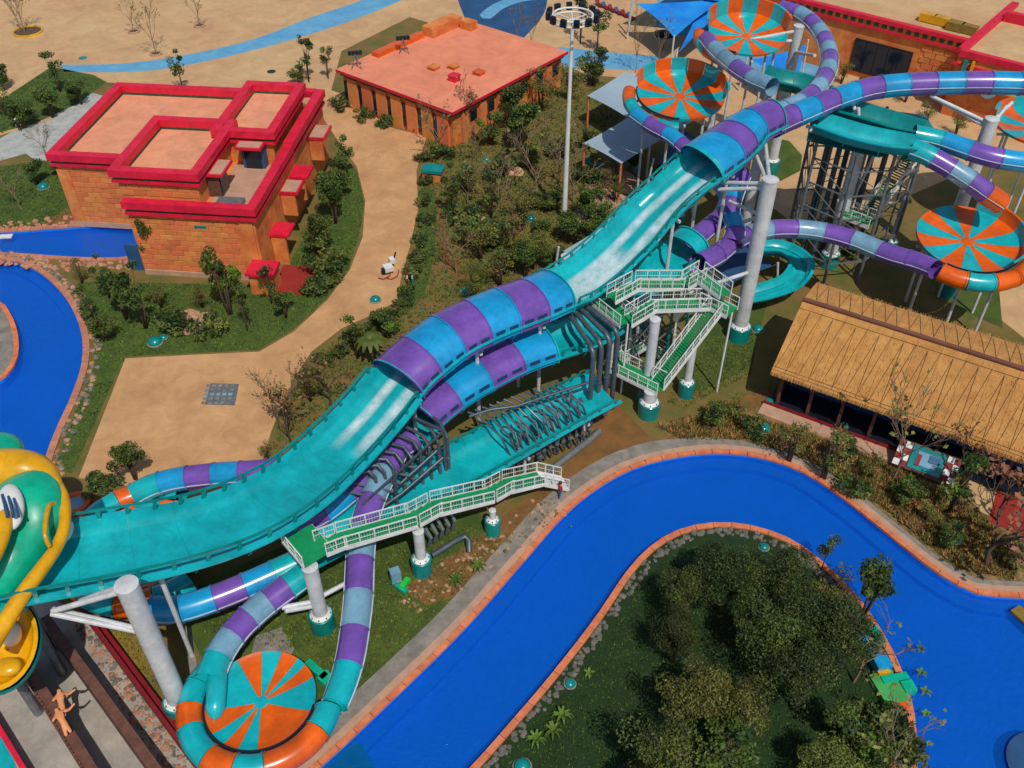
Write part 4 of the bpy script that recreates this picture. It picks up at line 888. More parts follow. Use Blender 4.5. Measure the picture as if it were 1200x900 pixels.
# ---------------------------------------------------------------- building at upper right
g0 = P(1128, 46, 8.5); g1 = P(965, 6, 8.5); h1 = (g1-g0); h1.z = 0; hl = h1.length; h1.normalize(); h2 = Vector((h1.y, -h1.x, 0)); rz3 = math.atan2(h1.y, h1.x)
if h2.y < 0: h2 = -h2
ub = empty('flat_roofed_building', (g0.x, g0.y, 0), 'orange building with pale roof, crimson edges and large dark glass window', 'building')
def ubx(name, mat, a0, a1, b0, b1_, z0, z1, ow=None):
    c = Vector((g0.x, g0.y, 0))+h1*((a0+a1)/2)+h2*((b0+b1_)/2)+Vector((0, 0, (z0+z1)/2)); m = MB().box(c, (abs(a1-a0), abs(b1_-b0), z1-z0), rz=rz3); return m.build(name, mat, ow or ub)
ubx('wall', STUC, -1, hl+14, .5, 18, 0, 7.9); ubx('roof', TANQ, -1, hl+14, 1.0, 18, 7.9, 8.0); ubx('parapet', RED, -.48, hl+14, 0, .9, 8.0, 8.5); ubx('frieze', OL if False else STUC, -1, hl+14, .3, 1, 7.2, 8.0); ubx('lower_moulding', RED, -1, hl+14, .1, .9, 6.9, 7.2)
for k in range(22): ubx('frieze_block', BAND, k*1.1, k*1.1+.6, .2, .32, 7.35, 7.85)
f = ubx('window', DARK, 5.6, 13.6, .3, .52, .8, 5.2)
for k in range(5): ubx('pane', GLASS, 5.75+k*1.56, 7.2+k*1.56, .22, .3, .95, 5.05, ow=f)
for j in range(8):
    for k in range(3): ubx('stone_block', BLOCK, -.2+k*1.5+(j % 2)*.5, 1.15+k*1.5+(j % 2)*.5, .4, .52, .5+j*.75, 1.18+j*.75)
ubx('wing_wall', STUC, -16, -1, -3.4, 18, 0, 7.8); ubx('wing_roof', TANQ, -16, -1, -2.6, 18, 7.8, 7.95); ubx('wing_parapet', RED, -16, -1, -3.6, -2.7, 7.7, 8.5); ubx('wing_parapet', RED, -1.5, -.5, -2.68, 18, 7.7, 8.47); ubx('rear_parapet', RED, -16, -1.6, 11, 12, 7.95, 9.2); ubx('wing_moulding', RED, -16, -.6, -3.7, -3.1, 6.6, 6.9)
ubx('balcony', YEL, -16, -1, -4.6, -3.4, 4.9, 5.1)
for k in range(22): ubx('painted_panel', [ORNG, TEALD, RED, YEL, BLUEF, MINT][(k*5) % 6], -1.4-k*.68, -1.9-k*.68, -4.5+(k % 3)*.3, -4.0+(k % 3)*.3, 5.1, 5.5+(k*7 % 5)*.18)
ubx('green_column', TEALD, -2.4, -1.9, -4.0, -3.5, 5, 7.6); ubx('yellow_column', YEL, -3.2, -2.9, -4.0, -3.5, 5, 7.6)
c = Vector((g0.x, g0.y, 0))-h1*6-h2*4.9+Vector((0, 0, 5.0)); m = MB().lathe((0, 0, 0), [(.001, .12), (.9, .12), (1.0, 0), (.001, -.05)], 20)
m.v = [tuple(c+h1*x+Vector((0, 0, 1))*y-h2*z) for x, y, z in m.v]; m.build('round_emblem', PALE, ub, smooth=.5)
sg = empty('roof_ornament', P(1095, 25, 8.0), 'yellow stepped ornament lying on the pale roof at upper right', 'ornament')
for k, (u, v, s_) in enumerate(((1088, 20, 1.3), (1104, 24, 1.2), (1120, 30, 1.4), (1136, 34, 1.1))):
    MB().box(P(u, v, 8.6), (2.0, s_, 1.0), rz=rz3).build('ornament_block', YEL if k < 2 else LAWNY, sg)
# ---------------------------------------------------------------- thatched building
rA = P(948, 354, 7.6); rB = P(1200, 434, 7.6); fA = P(908, 437, 4.2); k1 = (rB-rA); k1.z = 0; k1.normalize(); k2 = Vector((-k1.y, k1.x, 0)); rz4 = math.atan2(k1.y, k1.x)
HW = abs((fA-rA).dot(k2)); TLn = 27.0
tb = empty('thatched_building', (rA.x, rA.y, 0), 'long open-fronted building under a golden thatched gable roof', 'building')
def L4(a, b, z): return Vector((rA.x, rA.y, 0))+k1*a+k2*b+Vector((0, 0, z))
np_ = 14; pw_ = TLn/np_
for side in (-1, 1):
    for i in range(np_):
        m = MB(); a0 = -.5+i*pw_; a1 = a0+pw_-.02; nn = 6; dpt = HW if side < 0 else 4.2
        rowsz = []
        for j in range(nn+1):
            t = j/nn; b_ = side*dpt*t; z = 7.6-(3.4 if side < 0 else .7)*t+.12*math.sin(t*PI)
            rowsz.append((b_, z))
        vs = []
        for (b_, z) in rowsz:
            for a_ in (a0, (a0+a1)/2, a1): vs.append(L4(a_, b_, z+random.uniform(-.03, .03)))
        for (b_, z) in rowsz:
            for a_ in (a0, (a0+a1)/2, a1): vs.append(L4(a_, b_, z-.35))
        fs = []; o_ = 3*(nn+1)
        for j in range(nn):
            for q in range(2): fs += [(j*3+q, j*3+q+1, (j+1)*3+q+1, (j+1)*3+q), (o_+j*3+q, o_+(j+1)*3+q, o_+(j+1)*3+q+1, o_+j*3+q+1)]
        for q in range(2): fs.append((nn*3+q, nn*3+q+1, o_+nn*3+q+1, o_+nn*3+q))
        for j in range(nn): fs += [(j*3, (j+1)*3, o_+(j+1)*3, o_+j*3), (j*3+2, o_+j*3+2, o_+(j+1)*3+2, (j+1)*3+2)]
        if side > 0: fs = [f_[::-1] for f_ in fs]
        m.add(vs, fs); pan = m.build('thatch_panel', THAT, tb, smooth=.7)
        def onr(a_, t): b_ = side*dpt*t; return L4(a_, b_, 7.6-(3.4 if side < 0 else .7)*t+.12*math.sin(t*PI)+.05)
        # binding cords in narrow V shapes
        m = MB()
        for (x0, t0, x1, t1) in ((.1, .95, .5, .14), (.5, .14, .58, .96), (.98, .12, .62, .9)):
            m.tube([onr(a0+pw_*(x0+(x1-x0)*s_/5), t0+(t1-t0)*s_/5) for s_ in range(6)], .016, 4)
        if side < 0: m.tube([onr(a0, .12), onr(a1+.02, .12)], .02, 4); m.tube([onr(a0, .93), onr(a1+.02, .93)], .02, 4); m.tube([onr(a0, .97), onr(a1+.02, .97)], .02, 4)
        m.build('binding_cord', CORD, pan)
m = MB(); random.seed(5)
for k in range(2600):   # loose straw on the slopes and hanging at the eaves
    a_ = random.uniform(-.5, TLn-.5); t = random.random()**.6 if k % 3 else random.uniform(.97, 1.02); side = -1 if k % 4 else 1; dpt = HW if side < 0 else 4.2
    dr = 3.4 if side < 0 else .7; z = 7.6-dr*t+.12*math.sin(min(1, t)*PI)+.05; q = L4(a_, side*dpt*t, z); sl = (k2*side*dpt-Vector((0, 0, dr))).normalized()*random.uniform(.2, .42); sl += k1*random.uniform(-.08, .08)
    wv = k1*.022; m.add([q-wv, q+wv, q+sl+wv*.3+Vector((0, 0, random.uniform(-.05, .1)))], [(0, 1, 2)])
m.build('loose_straw', [THAT], tb, kind='stuff')
m = MB().tube([L4(-.55, 0, 7.72), L4(TLn-.5, 0, 7.72)], .2, 8); m.build('ridge_cap', RIDGE, tb, smooth=.8)
def tbx(name, mat, a0, a1, b0, b1_, z0, z1, ow=None): m = MB().box(L4((a0+a1)/2, (b0+b1_)/2, (z0+z1)/2), (a1-a0, b1_-b0, z1-z0), rz=rz4); return m.build(name, mat, ow or tb)
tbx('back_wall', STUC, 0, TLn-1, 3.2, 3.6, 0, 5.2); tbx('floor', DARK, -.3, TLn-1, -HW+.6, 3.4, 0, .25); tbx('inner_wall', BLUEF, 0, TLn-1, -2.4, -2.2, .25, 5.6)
tbx('gable_wall', WOOD, 0, .3, -HW+1.8, 3.2, 0, 4.8); tbx('front_step', PAVP, -.6, 15.4, -HW-.9, -HW+.6, 0, .22); tbx('step_edge', REDD, -.6, 15.4, -HW+.5, -HW+.68, .22, .45)
for k in range(10): tbx('post', WOOD, .3+k*2.6, .55+k*2.6, -HW+1.0, -HW+1.25, .25, 4.5)
for k in range(9): tbx('wall_mural_panel', [NAVY, BLUEF, REDD][k % 3], .8+k*2.6, 2.7+k*2.6, -2.5, -2.4, .9, 3.4)
pt = empty('entrance_sign', P(1086, 548, 0), 'chequered red and cream sign with green framed blue panel under the thatch eave', 'sign')
q = P(1086, 541, 1.3); rot = Matrix.Rotation(rz4, 3, 'Z') @ Matrix.Rotation(R(42), 3, 'X')
def sgb(name, mat, x, y, w_, h_, d): return MB().box(q+rot @ Vector((x, y, d)), (w_, h_, .1), rot=rot).build(name, mat, pt)
sgb('backing', WOOD, 0, 0, 4.6, 2.2, -.06)
for i in range(2):
    for j in range(4):
        for s_ in (-1, 1): sgb('check_tile', WHITE2 if (i+j) % 2 else REDD, s_*(1.6+i*.5), -.8+j*.52, .48, .5, .03)
sgb('green_frame', TEALD, 0, .05, 2.5, 1.9, .03); sgb('blue_panel', PALE, 0, .05, 1.6, 1.1, .1); sgb('dark_panel', BLUEF, .5, .25, .8, .6, .16); sgb('red_panel', REDD, -.6, -.1, .3, .9, .16)
for k in (-1, 1): MB().beam(q+k1*k*2, Vector(((q+k1*k*2).x, (q+k1*k*2).y, 0)), .14).build('sign_post', WOOD, pt)
tbx('entrance_floor', REDF, 18.5, TLn, -HW-3.2, -HW+.5, 0, .03)
# ---------------------------------------------------------------- sea creature over the chute end
fz = empty('sea_creature_sculpture', P(20, 640, 0), 'turquoise and yellow sea creature head arching over the chute end at left', 'sculpture')
def blob(name, mat, c, rad, rot=(0, 0, 0), squash=None, n=28, m_=18):
    mb = MB(); rm = Matrix.Rotation(rot[2], 3, 'Z') @ Matrix.Rotation(rot[1], 3, 'Y') @ Matrix.Rotation(rot[0], 3, 'X'); c = Vector(c); vs = []
    for i in range(m_+1):
        th = PI*i/m_
        for k in range(n):
            a = 2*PI*k/n; p = Vector((rad[0]*math.sin(th)*math.cos(a), rad[1]*math.sin(th)*math.sin(a), rad[2]*math.cos(th)))
            if squash: p = squash(p)
            vs.append(c+rm @ p)
    fs = [(i*n+k, i*n+(k+1) % n, (i+1)*n+(k+1) % n, (i+1)*n+k) for i in range(m_) for k in range(n)]
    mb.add(vs, [f[::-1] for f in fs]); return mb.build(name, mat, fz, smooth=1.2)
hc = P(19, 622, 12.0)
blob('head', MINT, hc, (2.4, 4.1, 1.7), rot=(R(20), 0, R(-8)), squash=lambda p: Vector((p.x*(1+.10*math.sin(p.y*.9)), p.y, p.z*(1-.25*math.cos(p.y*.8)**2))))
blob('crown', MINT, P(-4, 530, 12.6), (1.6, 1.5, 1.0))
def ctube(name, mat, pts, rs, n=14, flat=1.0):
    pp = crom([P(*p) for p in pts], .25); m = len(pp); rr = []
    for i in range(m):
        t = i/(m-1)*(len(rs)-1); k = min(int(t), len(rs)-2); rr.append(rs[k]+(rs[k+1]-rs[k])*(t-k))
    return MB().tube(pp, rr, n).build(name, mat, fz, smooth=1.0)
ctube('brow', YEL, [(-20, 562, 12.6), (0, 552, 13.0), (26, 550, 13.1), (50, 556, 13.0), (67, 575, 12.9)], [1.35, 1.35, 1.2, .8, .35])
ctube('lip', YEL, [(62, 563, 12.9), (74, 584, 12.7), (76, 612, 12.5), (68, 638, 12.3), (52, 662, 12.1), (30, 692, 11.8), (8, 726, 11.4), (-14, 762, 11.0)], [.4, .36, .34, .36, .42, .46, .48, .48])
ctube('fin_loop', YEL, [(66, 590, 13.0), (58, 592, 13.4), (54, 608, 13.6), (53, 628, 13.4), (58, 640, 12.8)], [.14, .16, .14, .14, .12])
eb = blob('eye', WHITE2, P(12, 594, 14.1), (.75, 1.6, .5), rot=(R(10), 0, R(22)))
for k, (du, w_) in enumerate(((-4, .1), (3, .09), (9, .07))):
    MB().tube(crom([P(du+7, 580+k*2, 14.6), P(du+10, 592+k*1, 14.68), P(du+13, 606, 14.6)], .2), w_, 8).build('eye_stripe', BLUEF, eb, smooth=1)
blob('cheek_patch', YEL, P(-10, 640, 13.8), (.8, 2.3, .6), rot=(R(15), 0, R(-6)))
blob('side_eye', WHITE2, P(79, 622, 11.6), (.28, .75, .4), rot=(0, 0, R(5)))
# lower jaw: an open shell
jc = P(2, 756, 8.6); m = MB(); n = 30; vs = []; rings = [(1.0, .0), (1.02, .12), (.9, .12), (.82, -.25), (.62, -.6), (.3, -.85), (.02, -.9)]
jr = Matrix.Rotation(R(12), 3, 'Z') @ Matrix.Rotation(R(18), 3, 'X')
def shell(sc_, zz, rings, mat, name):
    vs = []; m = MB()
    for r_, z in rings:
        for k in range(n):
            a = 2*PI*k/n; x = 1.95*math.cos(a)*r_*sc_; y = 2.55*math.sin(a)*r_*sc_; vs.append(jc+jr @ Vector((x, y, z+zz)))
    m.add(vs, [(i*n+k, i*n+(k+1) % n, (i+1)*n+(k+1) % n, (i+1)*n+k) for i in range(len(rings)-1) for k in range(n)]); return m.build(name, mat, fz, smooth=1)
shell(1, 0, rings, YEL, 'lower_jaw'); shell(1.06, -.12, [(1, .1), (1.03, -.1), (.95, -.55), (.7, -.95), (.3, -1.2), (.02, -1.25)], TEALD, 'jaw_underside')
blob('tooth', WHITE2, P(12, 742, 8.9), (.55, .65, .9)); blob('jaw_bump', YEL, P(8, 782, 8.5), (.8, .6, .4)); blob('nostril_cup', PALE, P(28, 713, 9.5), (.25, .25, .2))
MB().tube([P(0, 700, 11)-Vector((0, 0, 3)), P(-10, 720, 8.5)], .5, 10).build('jaw_strut', STEELG, fz)
for (u, v, z) in ((-10, 640, 11), (10, 680, 10), (-6, 756, 7.6)):
    q = P(u, v, z); MB().tube([(q.x, q.y, 0), q], .3, 10).build('support_leg', STEELG, fz)
# ---------------------------------------------------------------- run-out walls at lower left
def wall_thing(a, b, w_, h_, mat, label, name='timber_clad_wall', cat='wall', teeth=0):
    A = P(a[0], a[1], h_); B = P(b[0], b[1], h_); t = empty(name, (A.x, A.y, 0), label, cat)
    L = (B-A).length; n = max(1, int(L/1.6)); d = (B-A).normalized(); s_ = Vector((d.y, -d.x, 0))
    for i in range(n):
        p = A+d*(L*i/n+.01); q = A+d*(L*(i+1)/n-.01); j = random.uniform(-.02, .02)
        MB().beam(Vector((p.x, p.y, h_/2+j)), Vector((q.x, q.y, h_/2+j)), w_, h_).build('wall_panel', mat, t)
    if teeth:
        m = MB(); k = 0
        while k*.32 < L:
            p = A+d*k*.32+s_*(w_/2+.06)*teeth; m.box((p.x, p.y, h_-.25), (.16, .16, .6), rz=math.atan2(d.y, d.x)+.78); k += 1
        m.build('rope_edging', mat, t, kind='stuff')
    return t
wall_thing((52, 722), (190, 912), .6, 2.3, WOOD, 'brown timber wall running between the two pale concrete troughs')
wall_thing((20, 762), (118, 918), .6, 2.3, WOOD, 'brown timber wall with toothed edge below the yellow jaw', teeth=1)
wall_thing((86, 700), (232, 898), .22, 1.3, REDD, 'dark red low wall beside the dry lawn')
wall_thing((110, 726), (236, 894), .5, .8, REDD, 'flat red kerb between red wall and grass', name='red_kerb', cat='kerb')
wall_thing((-30, 806), (34, 912), .3, 1.2, RED, 'magenta edged wall at the bottom left corner', name='magenta_wall')
sheet('corner_pool_water', [(-60, 820), (-20, 830), (16, 890), (30, 930), (-60, 930)], .03, TEAL)
m = MB(); pl = [(p.x, p.y) for p in [P(84, 726), P(122, 744), P(232, 905), P(190, 905)]]
random.seed(11)
xs = [p[0] for p in pl]; ys = [p[1] for p in pl]; cnt = 0
while cnt < 420:
    x = random.uniform(min(xs), max(xs)); y = random.uniform(min(ys), max(ys))
    if inpoly(x, y, pl): rockmesh(m, (x, y, .01), random.uniform(.05, .2)*random.choice((.6, 1, 1.3)), random.randrange(3)); cnt += 1
m.build('rubble', [ROCK, ROCKP, COPEP], None, kind='stuff')
tag(bpy.data.objects['rubble'], 'loose rubble between the brown wall and red wall', 'rubble')
# ---------------------------------------------------------------- figures
def figure(name, loc, joints, radii, edges, mats, label, cat, group=None, parts=None, rz=0):
    """one continuous skinned body; joints in metres about loc"""
    me = bpy.data.meshes.new('body'); me.from_pydata([Vector(j) for j in joints], edges, [])
    o = bpy.data.objects.new('tmp', me); col.objects.link(o)
    o.modifiers.new('s', 'SKIN'); sv = me.skin_vertices[0].data
    for i, r_ in enumerate(radii): sv[i].radius = (r_, r_)
    sv[0].use_root = True
    o.modifiers.new('u', 'SUBSURF').levels = 1
    dg = bpy.context.evaluated_depsgraph_get(); nm = bpy.data.meshes.new_from_object(o.evaluated_get(dg)); bpy.data.objects.remove(o)
    t = empty(name, loc, label, cat, group); t.rotation_euler.z = rz
    b = bpy.data.objects.new('body', nm); col.objects.link(b); b.parent = t; ORG[b.name] = Vector(loc)
    nm.materials.clear(); [nm.materials.append(x) for x in mats['mats']]
    for p in nm.polygons: p.use_smooth = True; p.material_index = mats['pick'](p.center)
    return t
def person(name, loc, label, top, legs, hair, rz=0, cat='person', skin=None, hat=None, group=None):
    J = [(0, 0, .95), (0, 0, 1.15), (0, 0, 1.38), (0, 0, 1.5), (0, -.01, 1.62), (0, -.01, 1.72), (.17, 0, 1.4), (.24, -.03, 1.12), (.26, -.15, .9), (.27, -.2, .8), (-.17, 0, 1.4), (-.25, .02, 1.12), (-.26, -.06, .88), (-.26, -.09, .78), (.09, 0, .9), (.11, -.1, .5), (.11, -.02, .08), (.11, -.17, .04), (-.09, 0, .9), (-.11, .08, .5), (-.11, .2, .1), (-.11, .08, .04)]
    Rr = [.14, .13, .16, .06, .1, .07, .07, .05, .04, .04, .07, .05, .04, .04, .09, .065, .045, .04, .09, .065, .045, .04]
    E_ = [(0, 1), (1, 2), (2, 3), (3, 4), (4, 5), (2, 6), (6, 7), (7, 8), (8, 9), (2, 10), (10, 11), (11, 12), (12, 13), (0, 14), (14, 15), (15, 16), (16, 17), (0, 18), (18, 19), (19, 20), (20, 21)]
    t = figure(name, loc, J, Rr, E_, dict(mats=[skin or SKIN, top, legs], pick=lambda c: 1 if 1.0 < c.z < 1.47 and c.z > .98 else (2 if c.z <= 1.0 and abs(c.x) < .21 else 0)), label, cat, group, rz=rz)
    m = MB().lathe(Vector(loc)+Vector((0, 0, 1.68)), [(.13, -.05), (.135, .03), (.1, .11), (.001, .14)], 14); m.build('hat' if hat else 'hair', hat or hair, t, smooth=1)
    if hat: MB().lathe(Vector(loc)+Vector((0, 0, 1.68)), [(.13, 0), (.24, -.02), (.24, 0), (.13, .02)], 14).build('hat_brim', hat, t, smooth=.5)
    return t
person('person', P(24, 154, 0), 'person in dark clothes and pale hat walking on the grey service road', DARK, DARK, DARK, hat=WHITE2, rz=.6)
q = P(656, 583, 0)
person('person', q, 'person in red top standing at the foot of the lower walkway', gel('red_shirt', (220, 50, 40), k=.8, rough=.8), BLUEF, DARK, rz=2.2)
# two small figures on the brown wall
q = P(76, 832, 2.35)
SF = empty('figure_ornament', q, 'pair of tan figures lying on the toothed brown wall', 'ornament')
bpy.data.objects.remove(SF)
for i, (dx, dy, lb) in enumerate(((0, 0, 'tan carved figure leaning on the toothed brown wall, the upper of two'), (.55, -1.1, 'tan carved figure stretching an arm right from the brown wall'))):
    J = [(0, 0, .35), (-.2, .35, .5), (-.3, .7, .62), (-.33, .85, .68), (-.38, 1.02, .74), (0, .75, .6), (.35, .6, .75), (.6, .7, .9), (-.5, .6, .55), (-.7, .4, .4), (.1, -.3, .3), (.25, -.65, .3), (-.1, -.3, .25), (-.05, -.7, .12), (.75, .78, .95)]
    Rr = [.2, .2, .22, .09, .2, .11, .09, .07, .11, .08, .14, .1, .14, .1, .07]
    E_ = [(0, 1), (1, 2), (2, 3), (3, 4), (2, 5), (5, 6), (6, 7), (7, 14), (2, 8), (8, 9), (0, 10), (10, 11), (0, 12), (12, 13)]
    figure('figure_ornament', q+Vector((dx, dy, 0)), J, Rr, E_, dict(mats=[SKIN], pick=lambda c: 0), lb, 'ornament', 'tan figures on the brown wall', rz=.1+i*.3)
# ---------------------------------------------------------------- high mast lamp
q = P(661, 258, 0); mt = empty('high_mast_light', q, 'tall white mast with a ring of floodlights above the planted garden', 'mast light')
MB().tube([q, q+Vector((0, 0, 22))], [.3, .15], 14).build('mast', WHITE2, mt, smooth=1)
T = P(664, 36, 0); zt = 21.9; c = q+Vector((0, 0, zt))
for r_, z in ((2.0, 0), (1.9, .45)):
    MB().tube([c+Vector((r_*math.cos(2*PI*k/24), r_*math.sin(2*PI*k/24), z)) for k in range(25)], .1, 8, cap=False).build('ring', WHITE2, mt, smooth=1)
for k in range(8):
    a = 2*PI*k/8; MB().beam(c+Vector((.15*math.cos(a), .15*math.sin(a), .0)), c+Vector((2.0*math.cos(a), 2.0*math.sin(a), 0)), .1).build('spoke', WHITE2, mt)
for k in range(12):
    a = 2*PI*k/12+.1; d = Vector((math.cos(a), math.sin(a), 0)); h = MB().box(c+d*2.35+Vector((0, 0, .45)), (.55, .35, .7), rz=a+PI/2).build('lamp_head', DARK, mt)
    MB().box(c+d*2.56+Vector((0, 0, .4)), (.46, .04, .55), rz=a+PI/2).build('lamp_glass', GLASS, h)
MB().lathe(q, [(.55, 0), (.55, .3), (.3, .35)], 16).build('base', GREYC, mt)
# ---------------------------------------------------------------- sails
def sail(corners, mat, label, name='shade_sail', sag=.5, post_mat=WHITE, posts=True, cat='shade sail'):
    c = [P(*q) for q in corners]; ctr = sum(c, Vector())/len(c); t = empty(name, (ctr.x, ctr.y, 0), label, cat)
    n = 10; m = MB(); k = len(c)
    # grid by patches: fan subdivided with hypar sag and inward-curved edges
    if k == 4:
        vs = []
        for i in range(n+1):
            for j in range(n+1):
                s_ = i/n; r_ = j/n; p = c[0]*(1-s_)*(1-r_)+c[1]*s_*(1-r_)+c[2]*s_*r_+c[3]*(1-s_)*r_
                ed = 1-min(1, 4*min(s_*(1-s_)+0, .25))*min(1, 4*min(r_*(1-r_), .25))
                pull = .035*((4*s_*(1-s_))*(abs(2*r_-1)**3)+(4*r_*(1-r_))*(abs(2*s_-1)**3))
                p = p.lerp(ctr, pull); p.z -= sag*16*s_*(1-s_)*r_*(1-r_)*.5; vs.append(p)
        m.add(vs, [(i*(n+1)+j, (i+1)*(n+1)+j, (i+1)*(n+1)+j+1, i*(n+1)+j+1) for i in range(n) for j in range(n)])
    else:
        vs = []; idx = {}
        for i in range(n+1):
            for j in range(n+1-i):
                a = i/n; b = j/n; g = 1-a-b; p = c[0]*g+c[1]*a+c[2]*b; pull = .12*(4*a*g*(1-b)**3+4*b*g*(1-a)**3+4*a*b*(1-g)**3); p = p.lerp(ctr, pull); p.z -= sag*27*a*b*g*.4; idx[i, j] = len(vs); vs.append(p)
        fs = []
        for i in range(n):
            for j in range(n-i):
                fs.append((idx[i, j], idx[i+1, j], idx[i, j+1]))
                if j < n-i-1: fs.append((idx[i+1, j], idx[i+1, j+1], idx[i, j+1]))
        m.add(vs, fs)
    m.build('canopy', mat, t, smooth=1.5)
    if posts:
        for q in c:
            d = (q-ctr); d.z = 0; d.normalize(); MB().tube([Vector((q.x, q.y, 0))+d*.9, q+d*.45+Vector((0, 0, .5))], .12, 8).build('sail_post', post_mat, t, smooth=1); MB().tube([q+d*.5+Vector((0, 0, .4)), q], .03, 5).build('stay_cable', STEELG, t)
    return t
sail([(688, 112, 4.2), (732, 84, 5.0), (800, 92, 4.2), (734, 137, 4.6)], SAILG, 'grey shade sail beside the bowl, the upper of two touching', sag=.2, posts=False)
sail([(683, 168, 4.2), (742, 134, 5.0), (812, 142, 4.2), (728, 192, 4.8)], SAILG, 'grey shade sail half shaded by the bowl, the lower of two touching', sag=.2, posts=False)
for i, (u, v, z) in enumerate(((690, 113, 4.1), (734, 137, 4.5), (728, 191, 4.7), (685, 168, 4.1), (740, 136, 4.8), (800, 92, 4.1))):
    q = P(u, v, z); t = MB().tube([(q.x, q.y, 0), q], .14, 8).build('sail_post', COPE, None, smooth=1); tag(t, ['orange post at the far left corner of the upper grey sail', 'orange post where the upper grey sail dips to the lower', 'orange post at the near corner of the lower grey sail', 'orange post at the left corner of the lower grey sail', 'orange post between the two grey sails', 'orange post of the grey sail behind the striped bowl'][i], 'post')
sail([(745, 4, 5.5), (790, 44, 4.6), (852, -2, 6.0)], SAILB, 'bright blue triangular sail at the top of the picture left of the bowls', sag=.6)
sail([(795, 62, 4.2), (842, 14, 5.8), (930, -10, 5.5), (838, -30, 5)], SAILB, 'bright blue sail behind the topmost bowl', sag=.6)
sail([(745, -8, 6), (800, -36, 5.5), (880, -40, 6), (850, 2, 6.2)], SAILB, 'bright blue sail cut by the top edge', sag=.6)
sail([(880, 70, 4.5), (935, 108, 4.2), (945, 52, 5.0)], SAILB, 'bright blue sail seen through the striped loop', sag=.5)
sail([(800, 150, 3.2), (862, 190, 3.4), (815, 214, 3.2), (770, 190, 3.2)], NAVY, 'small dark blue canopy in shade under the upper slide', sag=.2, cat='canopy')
sail([(660, 294, 4.0), (712, 262, 4.6), (740, 285, 4.2), (680, 318, 4.2)], SAILG, 'grey shade canopy tucked left of the open chute', sag=.2)
flume = empty('round_flume', P(905, 330, 0), 'open turquoise flume bend on the ground right of the tall white column', 'flume'); trough(flume, [(880, 296, 2.6, 1.9), (915, 296, 2.4, 1.9), (938, 312, 2.2, 1.9), (928, 334, 2.0, 1.9), (900, 346, 1.8, 1.9), (872, 352, 1.6, 1.9)], 0, TEAL, h=.7)
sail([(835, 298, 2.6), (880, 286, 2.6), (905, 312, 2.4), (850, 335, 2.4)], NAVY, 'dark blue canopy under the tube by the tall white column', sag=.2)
q = P(1045, 40, 0)
um = empty('round_umbrella', P(777, 58, 0), 'dark round umbrella on the tan paving right of the loungers', 'umbrella')
q = P(777, 58, 0); MB().tube([q, q+Vector((0, 0, 2.9))], .07, 8).build('pole', WOOD, um)
MB().lathe(q+Vector((0, 0, 2.3)), [(.001, .55), (.9, .35), (1.75, 0), (1.7, -.05), (.9, .28), (.001, .48)], 16).build('canopy', DARK, um, smooth=.3)
for i in range(6):
    q = P(703+i*7.5, 8+i*3.0, 0); t = empty('sun_lounger', q, 'dark red lounger in the row at the top edge', 'lounger', 'red loungers in a row at the top edge')
    MB().box(q+Vector((0, 0, .35)), (.65, 1.4, .12), rz=.5).build('seat', REDD, t); MB().box(q+Vector((-.4, .75, .6)), (.65, .7, .1), rot=Matrix.Rotation(.5, 3, 'Z') @ Matrix.Rotation(.8, 3, 'X')).build('backrest', BLUEF if i % 2 else REDD, t)
    for dx, dy in ((-.25, -.5), (.25, -.5), (-.25, .5), (.25, .5)): MB().box(q+Vector((dx, dy, .15)), (.06, .06, .3)).build('leg', WOOD, t)
# ---------------------------------------------------------------- small things
pl_ = sheet('plaza_grate_panel', [(247, 449), (280, 450), (275, 475), (240, 474)], .02, STEELG)
gt = struct_empty('plaza_grate'); 
for i in range(5):
    for j in range(5):
        a = P(244+i*7.2-j*1.3, 452+j*5.0, .03); MB().box(a, (.36, .30, .05)).build('grate_tile', [GREYC, PALE, ROCK][(i*3+j*2) % 3], gt)
def dome(u, v, r, label, mat=TEALD, name='garden_speaker'):
    q = P(u, v, 0); t = empty(name, q, label, 'garden speaker', 'green garden speakers and light housings')
    MB().lathe(q, [(r, 0), (r*1.02, r*.4), (r*.8, r*.75), (r*.4, r*.95), (.001, r)], 16).build('cover', mat, t, smooth=1)
    MB().lathe(q, [(r*1.2, 0), (r*1.2, .08), (r, .1)], 16).build('base', GREYC, t)
for u, v, r, lb in ((182, 402, .62, 'green dome on the grass edge above the plaza'), (192, 396, .35, 'small green cap beside the dome above the plaza'), (51, 220, .6, 'green dome on the lawn left of the red roofed building'), (545, 196, .45, 'green cap among shrubs below the salmon roof'), (570, 188, .42, 'second green cap among shrubs nearer the mast'), (622, 257, .5, 'green cap left of the mast foot'), (894, 503, .55, 'green dome on the mulch above the river bend'), (901, 472, .4, 'green cap near the thatch corner'), (888, 387, .5, 'teal box-like cap by the tall column drum'), (668, 802, .35, 'small green light on the island lawn edge'), (612, 899, .5, 'green dome at the bottom edge of the island'), (440, 352, .5, 'green cap at the plaza hedge corner'), (1120, 632, .5, 'green cap beneath the bare tree by the river'), (991, 503, .3, 'green cap before the thatched building'), (548, 342, .6, 'green dome behind the purple hood'), (895, 642, .35, 'green cap under the island trees')):
    dome(u, v, r, lb)
q = P(508, 210, 0); t = empty('planter_box', q, 'square box with green roof beside the path below the salmon roof', 'box')
MB().box(q+Vector((0, 0, .6)), (2.2, 1.5, 1.2), rz=-.2).build('box', STUC, t); MB().box(q+Vector((0, 0, 1.35)), (2.5, 1.8, .3), rz=-.2).build('lid', TEALD, t)
